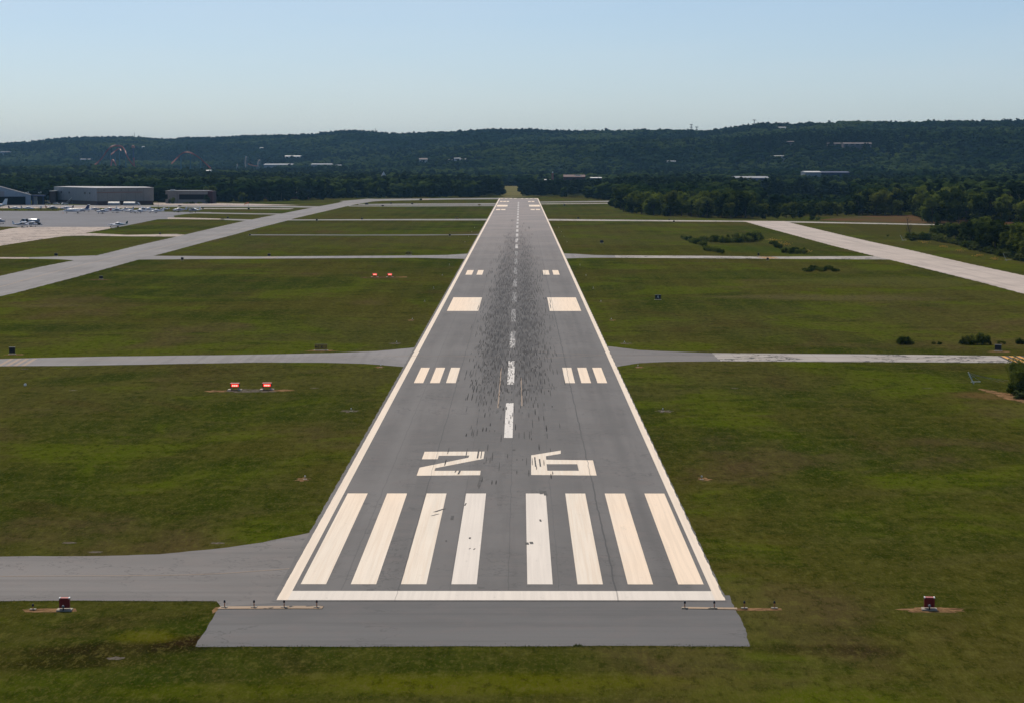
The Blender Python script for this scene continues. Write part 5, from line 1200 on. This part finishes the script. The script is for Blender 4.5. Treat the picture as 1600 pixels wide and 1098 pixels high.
coaster([(172, 243), (179, 236.5), (185, 232.5), (190, 236)], YC+30, [(180, 237)], 'smaller red track section behind the tall roller coaster', .45, M['track'], M['teal'])
coaster([(173.5, 261), (173.5, 252), (176, 250.8), (180, 254), (182.5, 260)], YC-20, [], 'small orange loop at the foot of the tall roller coaster', .9, M['track'], M['teal'])
coaster([(268, 256), (276, 247), (284, 240), (293, 238.2), (302, 240.5), (312, 247.5), (322, 257.5), (336, 271)], YC-200, [(282.5, 242.5), (297.5, 239.5), (313.5, 249)], 'lower red roller coaster arch on teal supports in the left woods', .55, M['track'], M['teal'])
p = at(209, 256, YC+50); e = empty('drop_tower', (p.x, YC+50, terr1(p.x, YC+50)), 0, 'tall drop tower ride with an orange ring cabin beside the roller coaster', 'drop tower'); h = at(209, 228, YC+50).z-e.location.z; h2 = h-4*mpp(YC)
M['navy_s'] = simple('navy_steel', (.02, .03, .12), .5); M['oran'] = simple('orange_cabin', (.38, .12, .07), .5)
MB().tube((1.2, 0, 0), (.6, 0, h*.35), 1.5, 1.5, 10).tube((0, 0, h*.62), (-.4, 0, h2), 1.4, 1.4, 10).build('column', M['navy_s'], e); MB().tube((.6, 0, h*.35), (0, 0, h*.62), 1.45, 1.45, 10).build('column_band', M['track'], e)
MB().tube((-.6, 0, h2), (-.6, 0, h), 3.2, 3.2, 16).tube((-.6, 0, h), (-.6, 0, h+.8), 2.2, .8, 16).build('cabin', M['oran'], e)
# water slides
YS = 4050
def slide(pts, w, label, m): 
    g0 = at(pts[0][0], pts[0][1], YS); e = empty('water_slide', (g0.x, YS, terr1(g0.x, YS)), 0, label, 'water slide'); o = Vector(e.location); P_ = spl([at(a, b, YS) for a, b in pts], 6); mb = MB()
    for a, b in zip(P_[:-1], P_[1:]): mb.tube(a-o, b-o, w, w, 8)
    mb.build('chute', m, e, True); a = at(pts[-1][0], pts[-1][1], YS)-o
    [MB().tube((a.x+q, 1.5, 0), (a.x+q, 1.5, max(2, a.z)), .4, .4, 6).build('support', M['grey_metal'], e) for q in (-1, 1)]; CLEAR.append((g0.x-14, g0.x+14, YS-20, YS+20))
M['cream'] = simple('cream_fibreglass', (.70, .55, .48), .5); M['redf'] = simple('red_fibreglass', (.4, .16, .12), .5)
slide([(383.8, 262), (383.6, 254), (384, 248), (385, 244.4)], 1.0, 'tall narrow cream slide tower in the left woods', M['cream']); slide([(403, 261), (403.4, 254), (404.5, 251.2), (406.6, 251)], 1.0, 'shorter curved cream slide tower right of the tall one', M['cream'])
slide([(387, 256.3), (390, 257.8), (396, 259.4), (402, 260)], .8, 'low red and white slide between the two slide towers', M['redf']); slide([(371, 260.5), (371, 258), (370.3, 257)], 1.0, 'small cream slide stub left of the tall slide tower', M['cream'])
# pale pointed tent
p = at(599.5, 274, 2500); zb_ = terr1(p.x, 2500); e = empty('pointed_tent', (p.x, 2500, zb_), 0, 'pale pointed tent roof showing above the left trees', 'tent'); h = at(599, 268.4, 2500).z-zb_
MB().tube((0, 0, h*.75), (0, 0, h), 2.6, .1, 8).tube((0, 0, h*.7), (0, 0, h*.75), 2.7, 2.6, 8).build('canopy', M['whitew'], e)
for a in range(4): MB().tube((2.3*math.cos(a*1.57), 2.3*math.sin(a*1.57), 0), (2.3*math.cos(a*1.57), 2.3*math.sin(a*1.57), h*.7), .12, .12, 5).build('pole', M['grey_metal'], e)
CLEAR.append((p.x-5, p.x+5, 2470, 2506))

# clearing beyond the runway end
def cz(x, y): return terr1(x, y)+.3
g0, g1 = gp(783, 307), gp(816, 307)
vs = []; fs = []; nY = 24
for i in range(nY+1):
    y = 1960+(2720-1960)*i/nY; xa = at(783-2*i/nY+vnoise(i*.8)*1.2, 300, y).x; xb = at(816-2*i/nY+vnoise(i*.9, 2)*1.2, 300, y).x
    for q in range(7):
        x = xa+(xb-xa)*q/6; vs.append((x, y, cz(x, y)))
for i in range(nY):
    for q in range(6): a = i*7+q; fs.append((a, a+1, a+8, a+7))
o = meshobj('clearing', vs, fs, M['tanf'], None, True); o['kind'] = 'structure'
pxpoly('access_track', [(836, 306.6), (842, 305.6), (846, 306.8), (800, 309.2), (780, 309.2), (790, 307)], .012, M['tanf'], .8, 61)

# ------------------------------------------------------------------ woods: individual trees in front, one mass behind
front = np.array([(-120, 313.2), (0, 313.2), (78, 313.5), (86, 313.5), (240, 314.5), (250, 317.6), (335, 317.2), (400, 315.5), (480, 313.6), (545, 309.8), (640, 309.2), (779, 307.8), (781, 290), (817, 290), (819, 307.6), (905, 308.8), (930, 312), (966, 313.5), (968, 327), (975, 333.5), (1010, 336.5), (1100, 341), (1190, 342.6), (1262, 341.6), (1300, 338.6), (1350, 337.2), (1440, 337), (1442, 349.5), (1520, 350), (1530, 355), (1720, 360)], float)
def allowed(x, y):
    u = ucol(x, y); row = HOR+CH*F/y
    ok = row < np.interp(u, front[:, 0], front[:, 1])
    ok &= ~((u > 1182) & (u < 1336) & (row > 308.5) & (row < 319))          # meadow
    ok &= ~((u > 782) & (u < 815) & (y < 2720))
    ok &= ~((u > 1003) & (u < 1032) & (y > 2350) & (y < 2700))
    for (a, b, c, d) in CLEAR: ok &= ~((x > a) & (x < b) & (y > c) & (y < d))
    return ok
pts = []
y = 1120.0
while y < 7900:
    sp = 9.0 if y < 1500 else 10.5 if y < 2400 else 13 if y < 4500 else 15.5
    half = .245*y+20; n = int(2*half/sp); xs = -half+sp*(np.arange(n)+.5)+rng.uniform(-.45, .45, n)*sp+1.28; ys = y+rng.uniform(-.45, .45, n)*sp
    m_ = allowed(xs, ys); u = ucol(xs, ys); m_ &= ys < np.interp(u, RD[:, 0], RD[:, 1])+70
    pts.append(np.stack([xs[m_], ys[m_]], 1)); y += sp*.92
pts = np.concatenate(pts)
U = ucol(pts[:, 0], pts[:, 1]); FR = CH*F/(np.interp(U, front[:, 0], front[:, 1])-HOR); depth = pts[:, 1]-FR
def lownoise(x, y, s, k): return .5+.5*(np.sin(x/s+k)*np.sin(y/(s*1.3)+k*1.7)+.5*np.sin(x/(s*.43)+y/(s*.6)+k*2.3))/1.5
Hh = 9.6+3.2*lownoise(pts[:, 0], pts[:, 1], 46, 1.0)+rng.uniform(-2.4, 3.6, len(pts))
Hh = np.where((U > 1180) & (U < 1340) & (pts[:, 1] < 1700), 6.4+rng.uniform(-1.2, 1.2, len(pts)), Hh)
Hh = np.where((U > 968) & (U < 1182) & (pts[:, 1] < 1500), Hh-.8, Hh)
Hh = np.where((U > 819) & (U < 960) & (pts[:, 1] < 2620), Hh*np.interp(pts[:, 1], [1900, 2300, 2450, 2620], [.9, .72, .6, .5]), Hh); Hh = np.where((U > 1100) & (U < 1350) & (pts[:, 1] > 2000) & (pts[:, 1] < 2700), Hh*.85, Hh)
Hh = np.where((depth < 10), Hh*rng.uniform(.6, 1.0, len(pts)), Hh)
Hh = np.where(U > 1440, Hh*1.12, Hh); Hh = np.where((pts[:, 1] > 5000), Hh+1.0, Hh)
pine = (lownoise(pts[:, 0], pts[:, 1], 150, 4.2)+.15*rng.normal(size=len(pts))) > .66
pine |= (rng.random(len(pts)) < .06)
onscreen = (U > -20) & (U < 1620)
score = pts[:, 1]+5.0*np.maximum(depth-4, 0)+np.where(onscreen, 0, 1e6)
idx = np.argsort(score)[:245]; isel = np.zeros(len(pts), bool); isel[idx] = True
def region(u, pn):
    if u < 250: return ('tree in the row showing behind the two hangars', 'trees behind the hangars')
    if u < 560: return ('tree in the treeline behind the parallel taxiway end', 'trees behind the parallel taxiway end')
    if u < 782: return ('tree in the long treeline left of the far runway end', 'trees left of the far runway end')
    if u < 966: return ('tree in the low treeline right of the far runway end', 'trees right of the far runway end')
    if u < 1182: return ('tree in the front of the dark wood beyond the third right taxiway', 'trees of the dark right wood')
    if u < 1341: return ('tree in the lower wood left of and behind the dry brown field', 'trees by the dry brown field')
    if u < 1441: return ('tree in the tall wood directly behind the dry brown field', 'trees directly behind the dry field')
    return ('tree in the tall dark wood behind the near right copse', 'trees behind the near right copse')
for i in idx:
    x, y = pts[i]; pn = bool(pine[i]); lab, grp = region(U[i], pn); far = y > 1700
    kind = ('farpine' if far else 'midpine') if pn else ('far' if far else 'mid')
    tree(x, y, float(Hh[i])*(1.15 if pn else 1), kind, ('dark pine ' if pn else 'leafy green ')+lab, grp+(' (pines)' if pn else ''), name='pine_tree' if pn else 'broadleaf_tree')
rest = ~isel; RP = pts[rest]; rz = terr(RP[:, 0], RP[:, 1]); RH = Hh[rest]; RPn = pine[rest]
src = []
for me in FARM+FARP:                                    # the crowns the mass repeats belong to real far trees of the treeline
    f = [o for o in bpy.data.objects if o.name.startswith('crown') and o.data == me]
    if not f:
        q = int(idx[-1]); t_ = tree(pts[q][0]+4, pts[q][1]+6, 11, 'far', 'leafy green '+region(U[q], False)[0], region(U[q], False)[1]); c_ = [k for k in t_.children if k.name.startswith('crown')][0]; c_.data = me; f = [c_]
    src.append(f[0])
nm = len(FARM); kind_i = np.where(RPn, nm+rng.integers(0, len(FARP), len(RP)), rng.integers(0, nm, len(RP))).astype(np.int32)
me = bpy.data.meshes.new('forest'); me.from_pydata([(float(a), float(b), float(c)) for (a, b), c in zip(RP, rz)], [], []); me.update()
a1 = me.attributes.new('kind_index', 'INT', 'POINT'); a1.data.foreach_set('value', kind_i)
a2 = me.attributes.new('turn', 'FLOAT_VECTOR', 'POINT'); rv_ = np.zeros((len(RP), 3), np.float32); rv_[:, 2] = rng.uniform(0, 6.28, len(RP)); a2.data.foreach_set('vector', rv_.ravel())
sc_ = np.where(RPn, RH*1.15/13.3, RH/11.0); big = np.where(RP[:, 1] > 4500, 1.75, np.where(RP[:, 1] > 2400, 1.5, 1.28)); ww = sc_*big*rng.uniform(.75, 1.3, len(RP))*np.where(RPn, 1.25, 1)
a3 = me.attributes.new('size', 'FLOAT_VECTOR', 'POINT'); a3.data.foreach_set('vector', np.stack([ww, ww, sc_], 1).astype(np.float32).ravel())
forest = bpy.data.objects.new('forest', me); COL.objects.link(forest); tag(forest, 'continuous green woods covering the valley and hills beyond the airfield', 'woods', kind='stuff')
ng = bpy.data.node_groups.new('forest_scatter', 'GeometryNodeTree'); ng.interface.new_socket('Geometry', in_out='INPUT', socket_type='NodeSocketGeometry'); ng.interface.new_socket('Geometry', in_out='OUTPUT', socket_type='NodeSocketGeometry')
gi = ng.nodes.new('NodeGroupInput'); go = ng.nodes.new('NodeGroupOutput'); ip = ng.nodes.new('GeometryNodeInstanceOnPoints'); jn = ng.nodes.new('GeometryNodeJoinGeometry')
for o in reversed(src):
    oi = ng.nodes.new('GeometryNodeObjectInfo'); oi.inputs['Object'].default_value = o; oi.inputs['As Instance'].default_value = True; oi.transform_space = 'ORIGINAL'; ng.links.new(oi.outputs['Geometry'], jn.inputs[0])
def na_(nm_, ty):
    n = ng.nodes.new('GeometryNodeInputNamedAttribute'); n.data_type = ty; n.inputs['Name'].default_value = nm_; return n.outputs['Attribute']
ng.links.new(gi.outputs[0], ip.inputs['Points']); ng.links.new(jn.outputs[0], ip.inputs['Instance']); ip.inputs['Pick Instance'].default_value = True
ng.links.new(na_('kind_index', 'INT'), ip.inputs['Instance Index']); ng.links.new(na_('turn', 'FLOAT_VECTOR'), ip.inputs['Rotation']); ng.links.new(na_('size', 'FLOAT_VECTOR'), ip.inputs['Scale'])
ng.links.new(ip.outputs[0], go.inputs[0]); md = forest.modifiers.new('scatter', 'NODES'); md.node_group = ng
print('forest points', len(RP), 'objects', len(bpy.data.objects))

# ------------------------------------------------------------------ haze
HAZE = 2.8e-5
if HAZE:
    o = MB().box((0, 3000, 80), (16000, 22000, 190)).build('haze', None); tag(o, 'thin pale blue haze in the air over the whole view', 'haze', kind='stuff')
    m = bpy.data.materials.new('haze_air'); m.use_nodes = True; t = m.node_tree; t.nodes.clear(); out = t.nodes.new('ShaderNodeOutputMaterial'); v = t.nodes.new('ShaderNodeVolumePrincipled')
    v.inputs['Density'].default_value = HAZE; v.inputs['Color'].default_value = (.30, .62, 1.0, 1); v.inputs['Anisotropy'].default_value = .2
    t.links.new(v.outputs[0], out.inputs['Volume']); o.data.materials.append(m)
